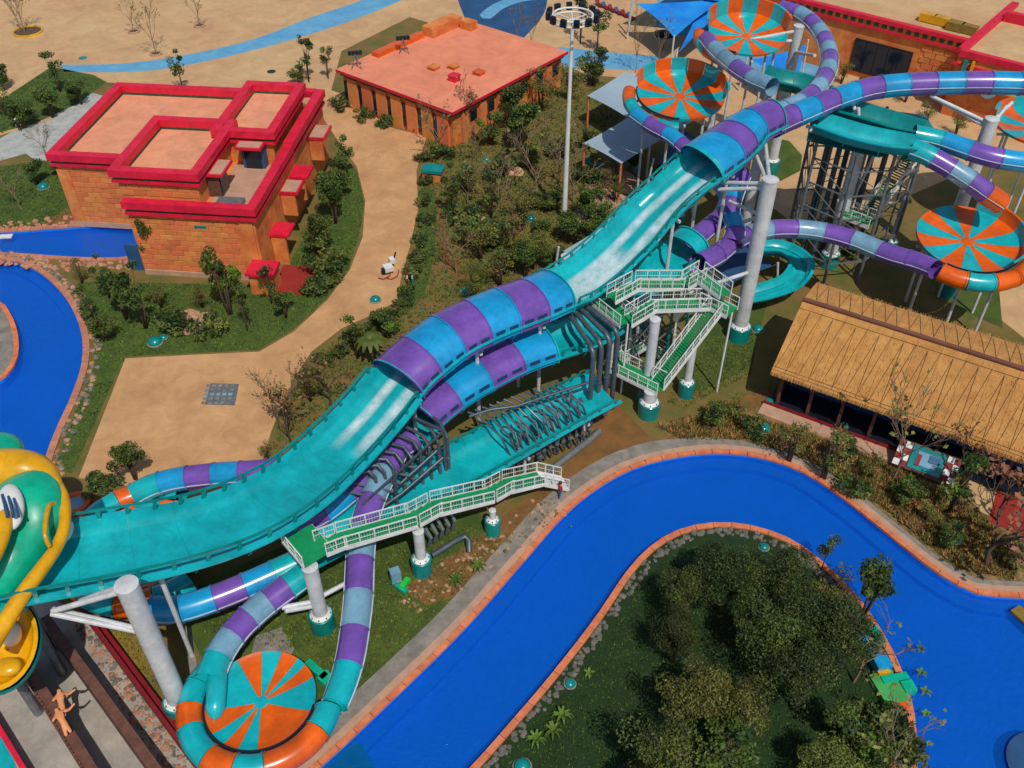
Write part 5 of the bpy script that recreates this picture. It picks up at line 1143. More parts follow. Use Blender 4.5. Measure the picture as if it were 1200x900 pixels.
# control box on the grass
q = P(468, 690, 0); t = empty('control_cabinet', q, 'pale blue cabinet on a green bracket beside the pale tube', 'cabinet')
MB().box(q+Vector((-.2, .2, 1.3)), (.7, .6, 1.1), rz=.4).build('cabinet', PALE, t); MB().box(q+Vector((0, 0, .3)), (1.5, .4, .3), rz=-.7).build('bracket', MINT, t); MB().box(q+Vector((.4, .2, .35)), (.4, .9, .35), rz=-.5).build('bracket', LIME, t); MB().box(q+Vector((-.1, .1, .6)), (.15, .15, .8)).build('post', STEELG, t)
for u, v, rz, lb in ((372, 790, -.7, 'green gutter shaped bracket behind the lower bowl'), (1046, 800, .2, 'green gutter bracket on the island rim')):
    q = P(u, v, 0); t = empty('green_bracket', q, lb, 'bracket'); MB().box(q+Vector((0, 0, .4)), (1.8, .5, .5), rz=rz).build('arm', MINT, t); MB().box(q+Vector((.7, -.6, .35)), (.8, .8, .6), rz=rz).build('foot', MINT, t)
# coloured play blocks on the island
q = P(1040, 812, 0); t = empty('play_feature', q, 'green slab with orange end and light blue block on the island rim', 'play feature')
MB().box(q+Vector((0, .1, .3)), (1.6, 2.2, .5), rz=.25).build('slab', gel('green_slab', (70, 180, 90), rough=.6), t); MB().box(q+Vector((.25, -1.1, .22)), (1.5, .35, .5), rz=.25).build('slab_end', ORNG, t)
MB().box(q+Vector((-.1, 1.7, .7)), (1.0, 1.0, .7), rz=.2).build('block', CYAN, t); MB().box(q+Vector((-.1, 1.1, .5)), (.8, .3, .5), rz=.2).build('block_end', YEL, t); MB().box(q+Vector((-.6, 3.2, .6)), (.8, .9, .6), rz=.6).build('block', CYAN, t); MB().box(q+Vector((.3, 3.9, .5)), (.6, 1.2, .6), rz=.3).build('block', MINT, t)
t = sheet('sunken_mat', [(378, 905), (404, 872), (424, 872), (442, 905)], -.55, TEALD, kind='stuff'); del t['kind']; tag(t, 'dark teal mat under the water at the bottom end of the river', 'mat')
q = P(1206, 728, -.1); t = MB().box(q, (.9, 2.4, .2), rz=.5).build('floating_mat', LAWNY, None); tag(t, 'green and tan mat edge at the right border of the river', 'mat')
q = P(1226, 900, -.2); t = MB().lathe(q, [(2.2, 0), (2.3, .12), (2.1, .15), (.001, .15)], 30).build('blue_float', NAVY, None, smooth=.6); tag(t, 'dark blue rounded float at the lower right edge', 'float')
for i, (u, v) in enumerate(((712, 206), (720, 212), (728, 218), (736, 224))):
    t = MB().box(P(u, v, .1+.06*i), (2.2, 1.0, .16), rz=-.5).build('garden_step', PAVP, None); tag(t, ['topmost pale slab step by the lower grey sail', 'second pale slab step from the top by the lower grey sail', 'third pale slab step by the lower grey sail', 'lowest pale slab step near the open chute'][i], 'step')
for i, (u, v) in enumerate(((690, 196), (704, 202), (746, 205), (738, 196))):
    q = P(u, v, 0); t = empty('garden_chair', q, ['teal chair left of the pale steps', 'teal chair at the top of the pale steps', 'teal chair under the lower grey sail near the chute', 'teal chair under the lower grey sail, set back'][i], 'chair', 'teal chairs under the grey sails')
    MB().box(q+Vector((0, 0, .42)), (.6, .6, .08), rz=.4).build('seat', TEAL, t); MB().box(q+Vector((-.1, .28, .75)), (.6, .08, .6), rz=.4).build('backrest', TEAL, t)
    for dx, dy in ((-.2, -.2), (.2, -.2), (-.2, .2), (.2, .2)): MB().box(q+Vector((dx, dy, .2)), (.05, .05, .4)).build('leg', STEELG, t)
# white cart on the path
q = P(455, 322, 0); t = empty('hand_cart', q, 'white and dark hand cart with red runners on the path', 'cart')
MB().box(q+Vector((0, .3, .65)), (.9, .9, .5), rz=.5).build('box', WHITE2, t); MB().box(q+Vector((.3, 1.3, .9)), (.5, .6, .5), rz=.5).build('seat', WHITE2, t); MB().box(q+Vector((-.4, 0, .5)), (.5, .5, .4), rz=.3).build('bag', DARK, t); MB().beam(q+Vector((.5, 1.6, .9)), q+Vector((.7, 1.9, 1.5)), .12).build('handle', DARK, t)
for s_ in (-.4, .4): MB().tube([q+Vector((s_-.5, -.7, .1)), q+Vector((s_, -.9, .06)), q+Vector((s_+.6, -.4, .15)), q+Vector((s_+.7, .2, .5))], .06, 6).build('runner', REDD, t)
q = P(478, 335, 0)
for i, (dx, mt_, lb) in enumerate(((0, REDD, 'thin red and white pole at the hedge beside the cart'), (.5, TEALD, 'thin green pole at the hedge beside the cart'))):
    t = empty('slim_pole', q+Vector((dx, 0, 0)), lb, 'pole'); MB().tube([q+Vector((dx, 0, 0)), q+Vector((dx, 0, 2.2))], .07, 6).build('pole', mt_, t); MB().tube([q+Vector((dx, 0, .9)), q+Vector((dx, 0, 1.3))], .08, 6).build('band', WHITE2, t)
for i, (u, v, lb) in enumerate(((97, 68, 'small green drain cover on the upper tan paving'), (318, 84, 'dark drain cover on paving between the two roofs'))):
    t = MB().lathe(P(u, v, .02), [(.6, 0), (.6, .05), (.001, .05)], 12).build('drain_cover', LAWND if i else TEALD, None); tag(t, lb, 'drain cover')
t = MB().box(P(7, 277, -.25), (1.3, .7, .12), rz=.1).build('skimmer_lid', WHITE2, None); tag(t, 'small white lid in the narrow canal at left', 'lid')
q = P(89, 592, 0); t = empty('ring_planter', q, 'orange rimmed pale blue round basin behind the sea creature', 'basin'); MB().lathe(q, [(1.15, 0), (1.15, .35), (.75, .35), (.7, .2)], 20).build('rim', ORNG, t, smooth=.5); MB().lathe(q, [(.75, .22), (.001, .24)], 20).build('basin', PALE, t)
# tree pits on the upper paving
for u, v, r, lb in ((33, 38, 2.2, 'yellow rimmed round tree planter at upper left'), (157, 38, .9, 'dark tree pit left of the slender pair at top'), (183, 64, .9, 'dark tree pit beside the blue path'), (234, 31, .9, 'dark tree pit with pale rim at top')):
    q = P(u, v, 0); t = empty('tree_planter', q, lb, 'planter'); MB().lathe(q, [(r, 0), (r, .3), (r-.22, .3), (r-.25, .1)], 24).build('rim', YEL if r > 2 else PAVP, t, smooth=.5); MB().lathe(q, [(r-.2, .15), (.001, .2)], 20).build('soil', BARK, t)
for u, v, s_, lb in ((232, 378, 1.5, 'pale boulder among shrubs above the plaza'), (222, 386, 1.0, 'smaller pale boulder beside the larger one'), (600, 200, 1.2, 'tan boulder in the garden below the mast'), (752, 112, 1.4, 'tan boulder left of the grey sail'), (560, 262, .9, 'tan boulder in the middle of the garden')):
    m = MB(); q = P(u, v, 0)
    for k in range(4): rockmesh(m, q+Vector((random.uniform(-.6, .6)*s_, random.uniform(-.5, .5)*s_, 0)), s_*random.uniform(.5, .8))
    o = m.build('boulder', ROCKP, None, smooth=.3); tag(o, lb, 'boulder')
# ---------------------------------------------------------------- trees, shrubs, grass
def crown_mesh(name, seed, R0, H0, nclump, nleaf, ls, mats, zc=None, flat=.8, core=0.0):
    rnd = random.Random(seed); vs = []; fs = []; mi = []
    clumps = []
    for k in range(nclump):
        th = rnd.uniform(0, 2*PI); r_ = R0*rnd.random()**.55*.78; z = rnd.uniform(-1, 1); sh = math.sqrt(max(0, 1-z*z*.85))
        clumps.append((Vector((r_*sh*math.cos(th), r_*sh*math.sin(th), z*H0*.72)), rnd.uniform(.22, .42)*R0, rnd.choices(range(len(mats)), weights=[5, 3, 1][:len(mats)])[0]))
    for k in range(nleaf):
        c, cr, mm = clumps[rnd.randrange(nclump)]
        d = Vector((rnd.gauss(0, 1), rnd.gauss(0, 1), rnd.gauss(0, 1))).normalized(); p = c+Vector((d.x, d.y, d.z*flat))*cr*rnd.random()**.33
        n = (d*.7+Vector((rnd.gauss(0, 1), rnd.gauss(0, 1), rnd.gauss(0, 1)+.4))*.6).normalized(); t = n.cross(Vector((rnd.gauss(0, 1), rnd.gauss(0, 1), rnd.gauss(0, 1)))).normalized(); b = n.cross(t)
        s_ = ls*rnd.uniform(.6, 1.3); o = len(vs)
        vs += [p-t*s_, p+b*s_*.5, p+t*s_, p-b*s_*.5]; fs.append((o, o+1, o+2, o+3)); mi.append(mm if rnd.random() < .8 else rnd.randrange(len(mats)))
    me = bpy.data.meshes.new(name); me.from_pydata(vs, [], fs)
    for m in mats: me.materials.append(m)
    me.polygons.foreach_set('material_index', mi); me.update(); return me, clumps
def branch_mb(seed, H, R0, clumps, zc, r=.16, base=.0, forks=3, twig=0, mat=None, leafm=None, spread=.5):
    rnd = random.Random(seed); m = MB()
    for f in range(forks):
        a = rnd.uniform(0, 2*PI); top = Vector((math.cos(a)*R0*.25*(f > 0), math.sin(a)*R0*.25*(f > 0), H*.62)); bas = Vector((math.cos(a)*.12*(f > 0), math.sin(a)*.12*(f > 0), 0))
        m.tube([bas, bas.lerp(top, .5)+Vector((rnd.uniform(-.1, .1), rnd.uniform(-.1, .1), 0)), top, top*1.25], [r, r*.75, r*.5, r*.2], 6)
    for c, cr, _ in clumps:
        s_ = Vector((0, 0, H*rnd.uniform(.3, .6))); e = c+Vector((0, 0, zc)); mid = s_.lerp(e, .5)+Vector((0, 0, -.15*R0))
        m.tube([s_, mid, e], [r*.4, r*.28, r*.1], 4, cap=False)
    return m
def bare_mb(seed, H, r, lv=3, spread=.55, nb=4):
    rnd = random.Random(seed); m = MB(); tips = []
    def grow(p, d, L, rr, k):
        q = p+d*L*.5+Vector((rnd.uniform(-.05, .05), rnd.uniform(-.05, .05), 0))*L; e = q+(d+Vector((rnd.uniform(-.15, .15), rnd.uniform(-.15, .15), .08)))*L*.5
        m.tube([p, q, e], [rr, rr*.8, rr*.55], 5 if k > 1 else 3, cap=False)
        if k == 0: tips.append(e); return
        for i in range(nb if k == lv else rnd.choice((2, 3))):
            a = rnd.uniform(0, 2*PI); dd = (d+Vector((math.cos(a), math.sin(a), rnd.uniform(-.1, .5)))*spread).normalized()
            grow(e.lerp(q, rnd.uniform(0, .8)), dd, L*rnd.uniform(.55, .8), max(.018, rr*.5), k-1)
    grow(Vector((0, 0, 0)), Vector((0, 0, 1)), H*.4, r, lv); return m, tips
def mesh_of(mb, name, mats, smooth=True):
    me = bpy.data.meshes.new(name); me.from_pydata(mb.v, [], mb.f)
    for m in mats: me.materials.append(m)
    if any(mb.m): me.polygons.foreach_set('material_index', mb.m)
    if smooth: me.polygons.foreach_set('use_smooth', [True]*len(mb.f))
    me.update(); return me
KINDS = {}
def mk(kind, seeds, H, R0, Hh, ncl, nleaf, ls, mats, zc, r, forks=3, flat=.8):
    L = []
    for s_ in seeds:
        cm, cl = crown_mesh('crown', s_, R0, Hh, ncl, nleaf, ls, mats, flat=flat)
        for v in cm.vertices: v.co.z += zc
        tm = mesh_of(branch_mb(s_, H, R0, cl, zc, r=r, forks=forks), 'trunk', [BARK]); L.append((cm, tm))
    KINDS[kind] = L
DK = leaf('dark_grove_leaves', (56, 74, 30)); DK2 = leaf('dull_olive_leaves', (82, 90, 40))  # darker leaf greens mixed into the broad and olive crowns
mk('big', (1, 2, 3, 4), 7, 3.3, 2.6, 34, 11000, .105, [DK, DK2, MG], 5.0, .2, 4)
mk('olive', (5, 6), 5.5, 2.7, 2.3, 26, 9000, .095, [OL, MG, DK2], 3.9, .16, 3)
mk('bushy', (7, 8, 9), 3.6, 1.6, 1.5, 14, 2600, .105, [MG, DG, FR], 2.3, .1, 3)
mk('young', (10, 11, 12, 13), 5, 1.5, 2.0, 11, 700, .14, [MG, DG, FR], 3.6, .08, 2)
mk('shrub', (14, 15, 16, 17), 1.4, 1.3, .7, 10, 900, .12, [DG, MG, OL], .75, .05, 3)
mk('ochre', (18, 19, 26, 27), 4.2, 1.7, 1.6, 14, 850, .1, [OL, MG, RU], 2.7, .1, 4)
for kd, sds, H, r, rus in (('bare', (21, 22, 23), 6, .1, 160), ('twiggy', (24, 25), 5, .07, 40)):
    L = []
    for s_ in sds:
        m, tips = bare_mb(s_, H, r, 4, .6, 5); rnd = random.Random(s_); vs = []; fs = []
        for k in range(rus):
            p = rnd.choice(tips)+Vector((rnd.gauss(0, .15), rnd.gauss(0, .15), rnd.gauss(0, .15))); t = Vector((rnd.gauss(0, 1), rnd.gauss(0, 1), rnd.gauss(0, 1))).normalized()*.14; b = t.cross(Vector((.3, .5, .8))).normalized()*.09; o = len(vs); vs += [p-t, p+b, p+t, p-b]; fs.append((o, o+1, o+2, o+3))
        cm = bpy.data.meshes.new('crown'); cm.from_pydata(vs, [], fs); cm.materials.append(RU if kd == 'bare' else OL); L.append((cm, mesh_of(m, 'trunk', [BARKP if kd == 'twiggy' else BARK])))
    KINDS[kd] = L
# palm
pv = MB(); rnd = random.Random(3)
for k in range(13):
    a = 2*PI*k/13; L_ = 1.6; pts = [Vector((math.cos(a)*L_*t, math.sin(a)*L_*t, 2.9+.55*math.sin(t*2.4)-t*t*.7)) for t in (0, .25, .5, .75, 1)]
    sd = Vector((-math.sin(a), math.cos(a), 0))
    for i in range(4):
        w0 = .28*math.sin(PI*(i+.2)/4.6); w1 = .28*math.sin(PI*(i+1.1)/4.6); pv.add([pts[i]-sd*w0, pts[i]+sd*w0, pts[i+1]+sd*w1, pts[i+1]-sd*w1], [(0, 1, 2, 3)])
KINDS['palm'] = [(mesh_of(pv, 'crown', [MG], False), mesh_of(MB().tube([(0, 0, 0), (.05, 0, 1.5), (0, 0, 2.95)], [.16, .12, .1], 7), 'trunk', [BARK]))]
NATIVE = {'big': 7.6, 'olive': 6.2, 'bushy': 3.9, 'young': 5.6, 'shrub': 1.5, 'ochre': 4.2, 'bare': 6, 'twiggy': 5, 'palm': 3.4}
NM = {'big': ('broad_tree', 'tree'), 'olive': ('olive_green_tree', 'tree'), 'bushy': ('bushy_tree', 'tree'), 'young': ('young_tree', 'tree'), 'shrub': ('shrub', 'shrub'), 'ochre': ('ochre_tree', 'tree'), 'bare': ('bare_tree', 'tree'), 'twiggy': ('twiggy_tree', 'tree'), 'palm': ('small_palm', 'palm')}
cnt_ = {}
def plant(kind, u, v, H, label, sx=1.0, group=None):
    k = cnt_.get(kind, 0); cnt_[kind] = k+1
    cm, tm = KINDS[kind][k % len(KINDS[kind])]; q = P(u, v, 0); nm, cat = NM[kind]
    s_ = H/NATIVE[kind]; t = empty(nm, q, label, cat, group); t.rotation_euler.z = random.uniform(0, 6.28); t.scale = (s_*sx, s_*sx, s_)
    for n_, me in (('crown', cm), ('trunk', tm)):
        o = bpy.data.objects.new(n_ if kind != 'shrub' else ('foliage' if n_ == 'crown' else 'stems'), me); col.objects.link(o); o.parent = t
    return t

random.seed(21)
PL = [
 ('twiggy', 672, 238, 5.6, 'brown twiggy tree right behind the mast foot', 1.3), ('twiggy', 600, 255, 5.0, 'grey twiggy tree in the garden centre left', 1.2), ('twiggy', 548, 240, 4.4, 'grey twiggy tree near the green roofed box', 1.1), ('bushy', 612, 172, 4.6, 'full green tree beside the salmon roof corner wall', 1.2), ('bushy', 590, 320, 2.6, 'dark low tree above the cyan hood', 1.3), ('bushy', 700, 268, 2.8, 'dark bush at the chute side by the mast', 1.4), ('bushy', 665, 285, 2.8, 'dark bush just below the mast foot', 1.4), ('shrub', 640, 240, 1.8, 'low dark shrub left of the mast middle', 1.6), ('shrub', 580, 285, 1.8, 'low dark shrub in the lower garden', 1.6), ('ochre', 720, 236, 3.0, 'pinkish shrub on the sand patch', 1.0),
 ('young', 530, 250, 5.0, 'open leafy tree at the left side of the garden', 1.0), ('ochre', 610, 270, 4.4, 'tawny tree in the garden centre', 1.2), ('twiggy', 655, 215, 6.0, 'grey twiggy tree touching the mast', 1.1), ('young', 612, 180, 5.4, 'open leafy tree behind the garden boulder', 1.1), ('olive', 560, 350, 3.6, 'olive tree against the hoods top left', 1.0), ('twiggy', 535, 320, 4.6, 'dry twiggy tree beside the soil strip', 1.2), ('olive', 625, 315, 4.2, 'olive tree between garden and chute', 1.0), ('bushy', 690, 255, 3.4, 'green tree between the mast and the chute', 1.1), ('ochre', 720, 215, 3.0, 'ochre bush by the foot of the lower grey sail', 1.2), ('young', 575, 255, 5.0, 'open leafy tree by the middle boulder', 1.1),
 ('twiggy', 335, 500, 5.2, 'second bare tree on the plaza edge, nearer the chute', 1.0), ('young', 420, 420, 4.2, 'open leafy tree by the small palm', 1.0), ('young', 128, 350, 4.2, 'open leafy tree at the head of the left lawn', 1.0), ('young', 112, 385, 4.0, 'open tree leaning over the curved pool rim', 1.0), ('ochre', 190, 360, 2.6, 'russet shrub on the lawn before the canal end', 1.2), ('ochre', 238, 360, 2.4, 'russet shrub before the orange block wall', 1.2), ('young', 318, 356, 3.8, 'open leafy tree near the lower building corner', 1.0),
 ('big', 845, 718, 6.0, 'dark broad tree at the top of the island left of centre', 1.0), ('big', 890, 785, 6.8, 'dark broad tree in the centre of the island grove', 1.05), ('big', 948, 768, 6.2, 'dark broad tree right of the island grove centre', 1.05), ('big', 930, 832, 6.4, 'broad tree with pale forked trunk at the lower edge of the grove', .95),
 ('big', 978, 782, 5.6, 'broad tree nearest the play blocks on the island', .9), ('big', 795, 725, 5.2, 'broad green tree at the upper left of the island grove', .85), ('big', 788, 775, 5.2, 'round green tree above the olive trees on the island', .8), ('big', 915, 715, 5.6, 'brownish green tree by the top rim of the island', .95), ('olive', 860, 862, 5.0, 'light olive tree below the grove on the open island lawn', 1.0), ('big', 835, 700, 5.2, 'leafy tree at the upper end of the island grove', .9), ('bushy', 845, 900, 3.6, 'small dark tree at the bottom middle of the island', 1.2), ('twiggy', 1000, 800, 4.4, 'bare brown tree in the grove edge above the green slab', 1.3),
 ('olive', 803, 850, 5.6, 'light olive tree in the open left part of the island', .95), ('olive', 765, 930, 6, 'light olive tree at the bottom edge of the island', 1.0),
 ('ochre', 962, 725, 4.2, 'thin brownish tree leaning to the island rim', 1.1), ('bushy', 1010, 722, 4.6, 'bright leafy tree overhanging the water at the island rim', .8), ('young', 962, 668, 3.4, 'small open crowned sapling at the upper rim of the island', .8), ('bushy', 985, 880, 3.4, 'fresh green bush at the lower right of the island', 1.1), ('bushy', 1010, 905, 3.0, 'fresh green bush at the bottom of the island rim', 1.1), ('olive', 960, 930, 4, 'olive bush at the bottom of the island', 1.1),
 ('shrub', 1030, 850, 1.6, 'low shrub below the green slab', 1.3), ('shrub', 1050, 880, 1.6, 'low shrub at the lower island rim', 1.3), ('twiggy', 1040, 905, 4.5, 'bare branched tree at the lower right rim of the island', 1.1),
 ('young', 170, 385, 6.3, 'tall open tree on the grass left of the building front', 1.0), ('bushy', 148, 375, 4.5, 'leafy tree between the pool rim and red roofed building', .9), ('bushy', 270, 368, 6.2, 'tall green tree before the red roofed building front', .6), ('young', 290, 388, 4.4, 'slim tree just right of the tall green tree', .7), ('young', 183, 318, 6.0, 'open tree in front of the blue canal end', .8), ('ochre', 96, 332, 2.6, 'small reddish bush on the rock strip left of the building', 1.0), ('bushy', 122, 400, 3.2, 'dark bush next to the curved pool rim', 1.0), ('shrub', 210, 384, 1.9, 'shrub left of the pale boulder', 1.3), ('shrub', 245, 392, 1.7, 'shrub in front of the pale boulder', 1.2), ('bushy', 160, 562, 3.2, 'round dark bush above the striped tube at the plaza corner', 1.15), ('shrub', 118, 572, 1.2, 'low ground shrub left of the round dark bush', 1.5),
 ('bushy', 335, 372, 2.8, 'small tree beside the entrance slab', .9), ('bushy', 376, 300, 4.6, 'dark tree right of the building side wall', .9), ('bushy', 392, 262, 4.8, 'dark tree beside the path bend', .9), ('bushy', 398, 232, 4.4, 'dark tree higher along the path edge', .9), ('young', 408, 205, 4.4, 'open tree at the path edge near the upper canopy', .9), ('shrub', 395, 315, 1.8, 'low shrub at the inner path bend', 1.4), ('shrub', 370, 340, 1.6, 'low shrub on the lawn near the entrance', 1.4), ('shrub', 380, 325, 2.0, 'dark shrub by the building corner', 1.4),
 ('young', 215, 108, 5.2, 'dark leafy tree just behind the red roof', .9), ('young', 70, 108, 4.8, 'leafy tree at the left end of the blue path', 1.0), ('bushy', 30, 150, 3.4, 'dark tree in the bed left of the service road', 1.3), ('bushy', 62, 138, 3.2, 'dark bush in the bed above the service road', 1.4), ('bushy', 95, 122, 2.8, 'green bush at the tip of the upper left bed', 1.4), ('ochre', 8, 135, 3.5, 'brownish tree at the left edge of the bed', 1.2), ('bushy', 5, 105, 3, 'bush at the far left edge below the orange mound', 1.2), ('twiggy', 25, 245, 5, 'bare twiggy tree on the lawn left of the building', 1.0), ('bushy', 45, 215, 2.4, 'dark bush on the lawn left of the building', 1.4), ('bushy', 75, 205, 2.4, 'dark bush touching the left building corner', 1.2), ('twiggy', 55, 185, 3.4, 'bare twiggy tree over the service road', 1.2),
 ('twiggy', 30, 40, 6.5, 'bare multi stem tree in the yellow rimmed planter', .9), ('twiggy', 24, 37, 6, 'second bare stem in the yellow rimmed planter', .7), ('twiggy', 157, 40, 5.2, 'bare tree in the left dark pit at the top', .7), ('twiggy', 184, 66, 6.5, 'bare tree in the pit beside the blue path', .7), ('twiggy', 234, 32, 4.6, 'bare tree in the pale rimmed pit at the top', .8),
 ('young', 362, 96, 5.6, 'open leafy tree left of the salmon roof', .9), ('young', 385, 92, 4.2, 'sparse sapling at the salmon roof corner', .9), ('bushy', 350, 98, 2.2, 'low bush under the open leafy tree by the salmon roof', 1.3), ('shrub', 400, 128, 1.4, 'shrub strip before the glazed front', 1.4), ('shrub', 425, 140, 1.3, 'shrub along the glazed front near the path', 1.4), ('shrub', 450, 148, 1.3, 'shrub near the door end of the glazed front', 1.2),
 ('twiggy', 515, 180, 4.8, 'grey twiggy tree at the near corner of the salmon roof building', 1.2), ('bare', 545, 165, 6.8, 'reddish leafed tree rising in front of the salmon roof', .7), ('bushy', 600, 150, 4.8, 'dark full tree right of the salmon roof building', 1.0), ('bushy', 575, 170, 3.8, 'green tree below the salmon roof wall', 1.0), ('ochre', 635, 130, 5.4, 'golden brown tree behind the mast', 1.1), ('bushy', 695, 100, 4.6, 'green tree above the upper grey sail', 1.1), ('ochre', 668, 118, 5, 'brown green tree just right of the mast', 1.1), ('young', 700, 60, 6.8, 'tall thin leafed tree at the top beside the loungers', .9), ('young', 680, 50, 7.2, 'tall thin leafed tree behind the mast head', .8), ('twiggy', 770, 80, 6.5, 'tall bare stems left of the topmost bowl', .6), ('twiggy', 745, 85, 6.5, 'tall bare stems beside the umbrella', .5), ('twiggy', 605, 60, 6, 'bare stems behind the salmon roof', .5), ('twiggy', 622, 66, 5.5, 'bare stems behind the right end of the salmon roof', .5),
 ('twiggy', 630, 235, 7.5, 'large grey twiggy tree in the middle of the garden', 1.1), ('twiggy', 585, 240, 5.5, 'smaller grey twiggy tree left of the large one', 1.1), ('bushy', 632, 296, 3.4, 'dark green tree left of the mast foot', 1.0), ('bushy', 688, 292, 3.2, 'dark green tree right of the mast foot', 1.0), ('ochre', 600, 300, 4.2, 'olive brown tree left of the mast foot', 1.2), ('ochre', 565, 305, 4.0, 'olive brown tree in the lower garden', 1.2), ('ochre', 585, 335, 3.6, 'brown tree right above the cyan hood', 1.2), ('bushy', 545, 225, 2.8, 'green bush at the garden path side', 1.3), ('shrub', 540, 258, 1.8, 'low shrub in the left part of the garden', 1.5), ('shrub', 565, 275, 1.8, 'low shrub around the tan boulder', 1.5), ('ochre', 545, 290, 3.0, 'yellowish small tree near the soil strip', 1.2), ('bushy', 620, 200, 2.6, 'green bush in the upper garden', 1.3), ('shrub', 590, 205, 1.8, 'shrub beside the garden boulder', 1.5), ('shrub', 655, 180, 1.8, 'shrub at the mast right side', 1.5), ('bushy', 690, 175, 2.4, 'round bush left of the lower grey sail', 1.1), ('shrub', 690, 215, 1.6, 'shrub below the lower grey sail', 1.5), ('ochre', 705, 235, 3.6, 'pinkish twiggy shrub near the chute edge', 1.0), ('bushy', 648, 322, 3.0, 'dark bush against the white column by the chute', 1.0), ('bushy', 615, 325, 3.2, 'dark bush above the purple hood', 1.1), ('shrub', 520, 185, 1.6, 'pinkish shrub next to the green roofed box', 1.2), ('twiggy', 560, 190, 4.4, 'grey twiggy tree beside the green caps', 1.1), ('shrub', 668, 268, 1.4, 'brown green shrub at the mast base', 1.1),
 ('palm', 437, 425, 3.6, 'small palm above the upper chute by the plaza', 1.0), ('bare', 388, 478, 5.4, 'rust leaved bare tree beside the palm over the chute', 1.0), ('bare', 343, 522, 5.2, 'rust leaved bare tree at the plaza edge', 1.0), ('ochre', 365, 470, 2.6, 'brown shrubby tree at the plaza hedge', 1.2), ('bushy', 452, 395, 2.4, 'dark hedge bush beside the path end', 1.2), ('ochre', 315, 538, 1.8, 'dry bush at the lower plaza corner', .9),
 ('bushy', 836, 500, 2.4, 'scrubby bush on the soil left of the thatch', 1.2), ('ochre', 862, 492, 2.4, 'dry scrub bush with white flowers left of the thatch corner', 1.3), ('ochre', 965, 560, 4.8, 'sparse tree before the thatched building left end', .9), ('twiggy', 1046, 562, 7.5, 'tall bare grey tree in front of the thatch middle', .8), ('young', 1110, 600, 5.6, 'sparse leafy tree overlapping the sign and thatch', 1.1), ('bare', 1120, 580, 5, 'dark bare tree left of the lower tan path', 1.1), ('bare', 1155, 662, 7, 'dark spreading bare tree by the river rim', 1.5), ('bare', 1168, 610, 5, 'bare tree at the right end of the lower tan path', 1.2), ('ochre', 925, 540, 3.6, 'dry twiggy bush above the river bend', 1.2), ('bushy', 985, 545, 2.4, 'bush along the step of the thatched building', 1.2), ('ochre', 1020, 560, 2.2, 'olive scrub near the tall bare tree', 1.3), ('bushy', 1060, 590, 2.2, 'green scrub right of the tall bare tree', 1.3), ('ochre', 1085, 610, 2.0, 'olive scrub above the river rim', 1.3), ('bushy', 1110, 640, 2.0, 'green scrub at the river rim', 1.2), ('ochre', 1180, 665, 2.4, 'dry scrub at the right river rim', 1.4), ('shrub', 1000, 575, 1.4, 'low scrub above the river bend right side', 1.3), ('shrub', 880, 510, 1.3, 'low scrub above the river bend left side', 1.3),
 ('bare', 975, 30, 5.5, 'dark bare tree against the orange upper wall', .8), ('ochre', 1080, 150, 3, 'rusty bush below the purple high tube', 1.3), ('ochre', 1120, 158, 2.8, 'rusty bush beside the far right column', 1.3), ('ochre', 985, 98, 2.8, 'dark bush right of the tube loop', 1.3), ('bushy', 1010, 112, 2.2, 'green bush under the big dark window', 1.3), ('ochre', 1060, 120, 2.4, 'golden bush at the window right end', 1.3), ('ochre', 1150, 130, 3.0, 'golden bush in the bed under the balcony', 1.3), ('bushy', 745, 200, 2.0, 'bush in front of the lower grey sail', 1.2), ('shrub', 990, 300, 1.6, 'lime shrub under the pale tube', 1.0),
 ('bushy', 35, 330, .6, 'tiny plant', .5)][:-1]
GROW = {'young': 1.25, 'ochre': 1.15, 'twiggy': 1.25, 'bare': 1.2, 'bushy': 1.3, 'shrub': 1.15, 'olive': 1.15, 'big': 1.0, 'palm': .85}
for kd, u, v, H, lb, sx in PL: plant(kd, u, v, H*GROW[kd]*(1.0 if v > 610 and u > 700 and kd != 'olive' else 1), lb, sx)
# hedge along the path
for i, (u, v) in enumerate([(497, 190), (498, 215), (499, 240), (497, 262), (493, 285), (488, 305), (483, 322), (478, 345), (470, 362), (458, 372), (440, 382), (425, 392), (412, 402), (398, 415), (380, 428), (362, 444)]):
    plant('shrub', u, v, 1.2, 'dark green hedge shrub in the row along the path edge', 1.25, group='hedge shrubs along the path edge')
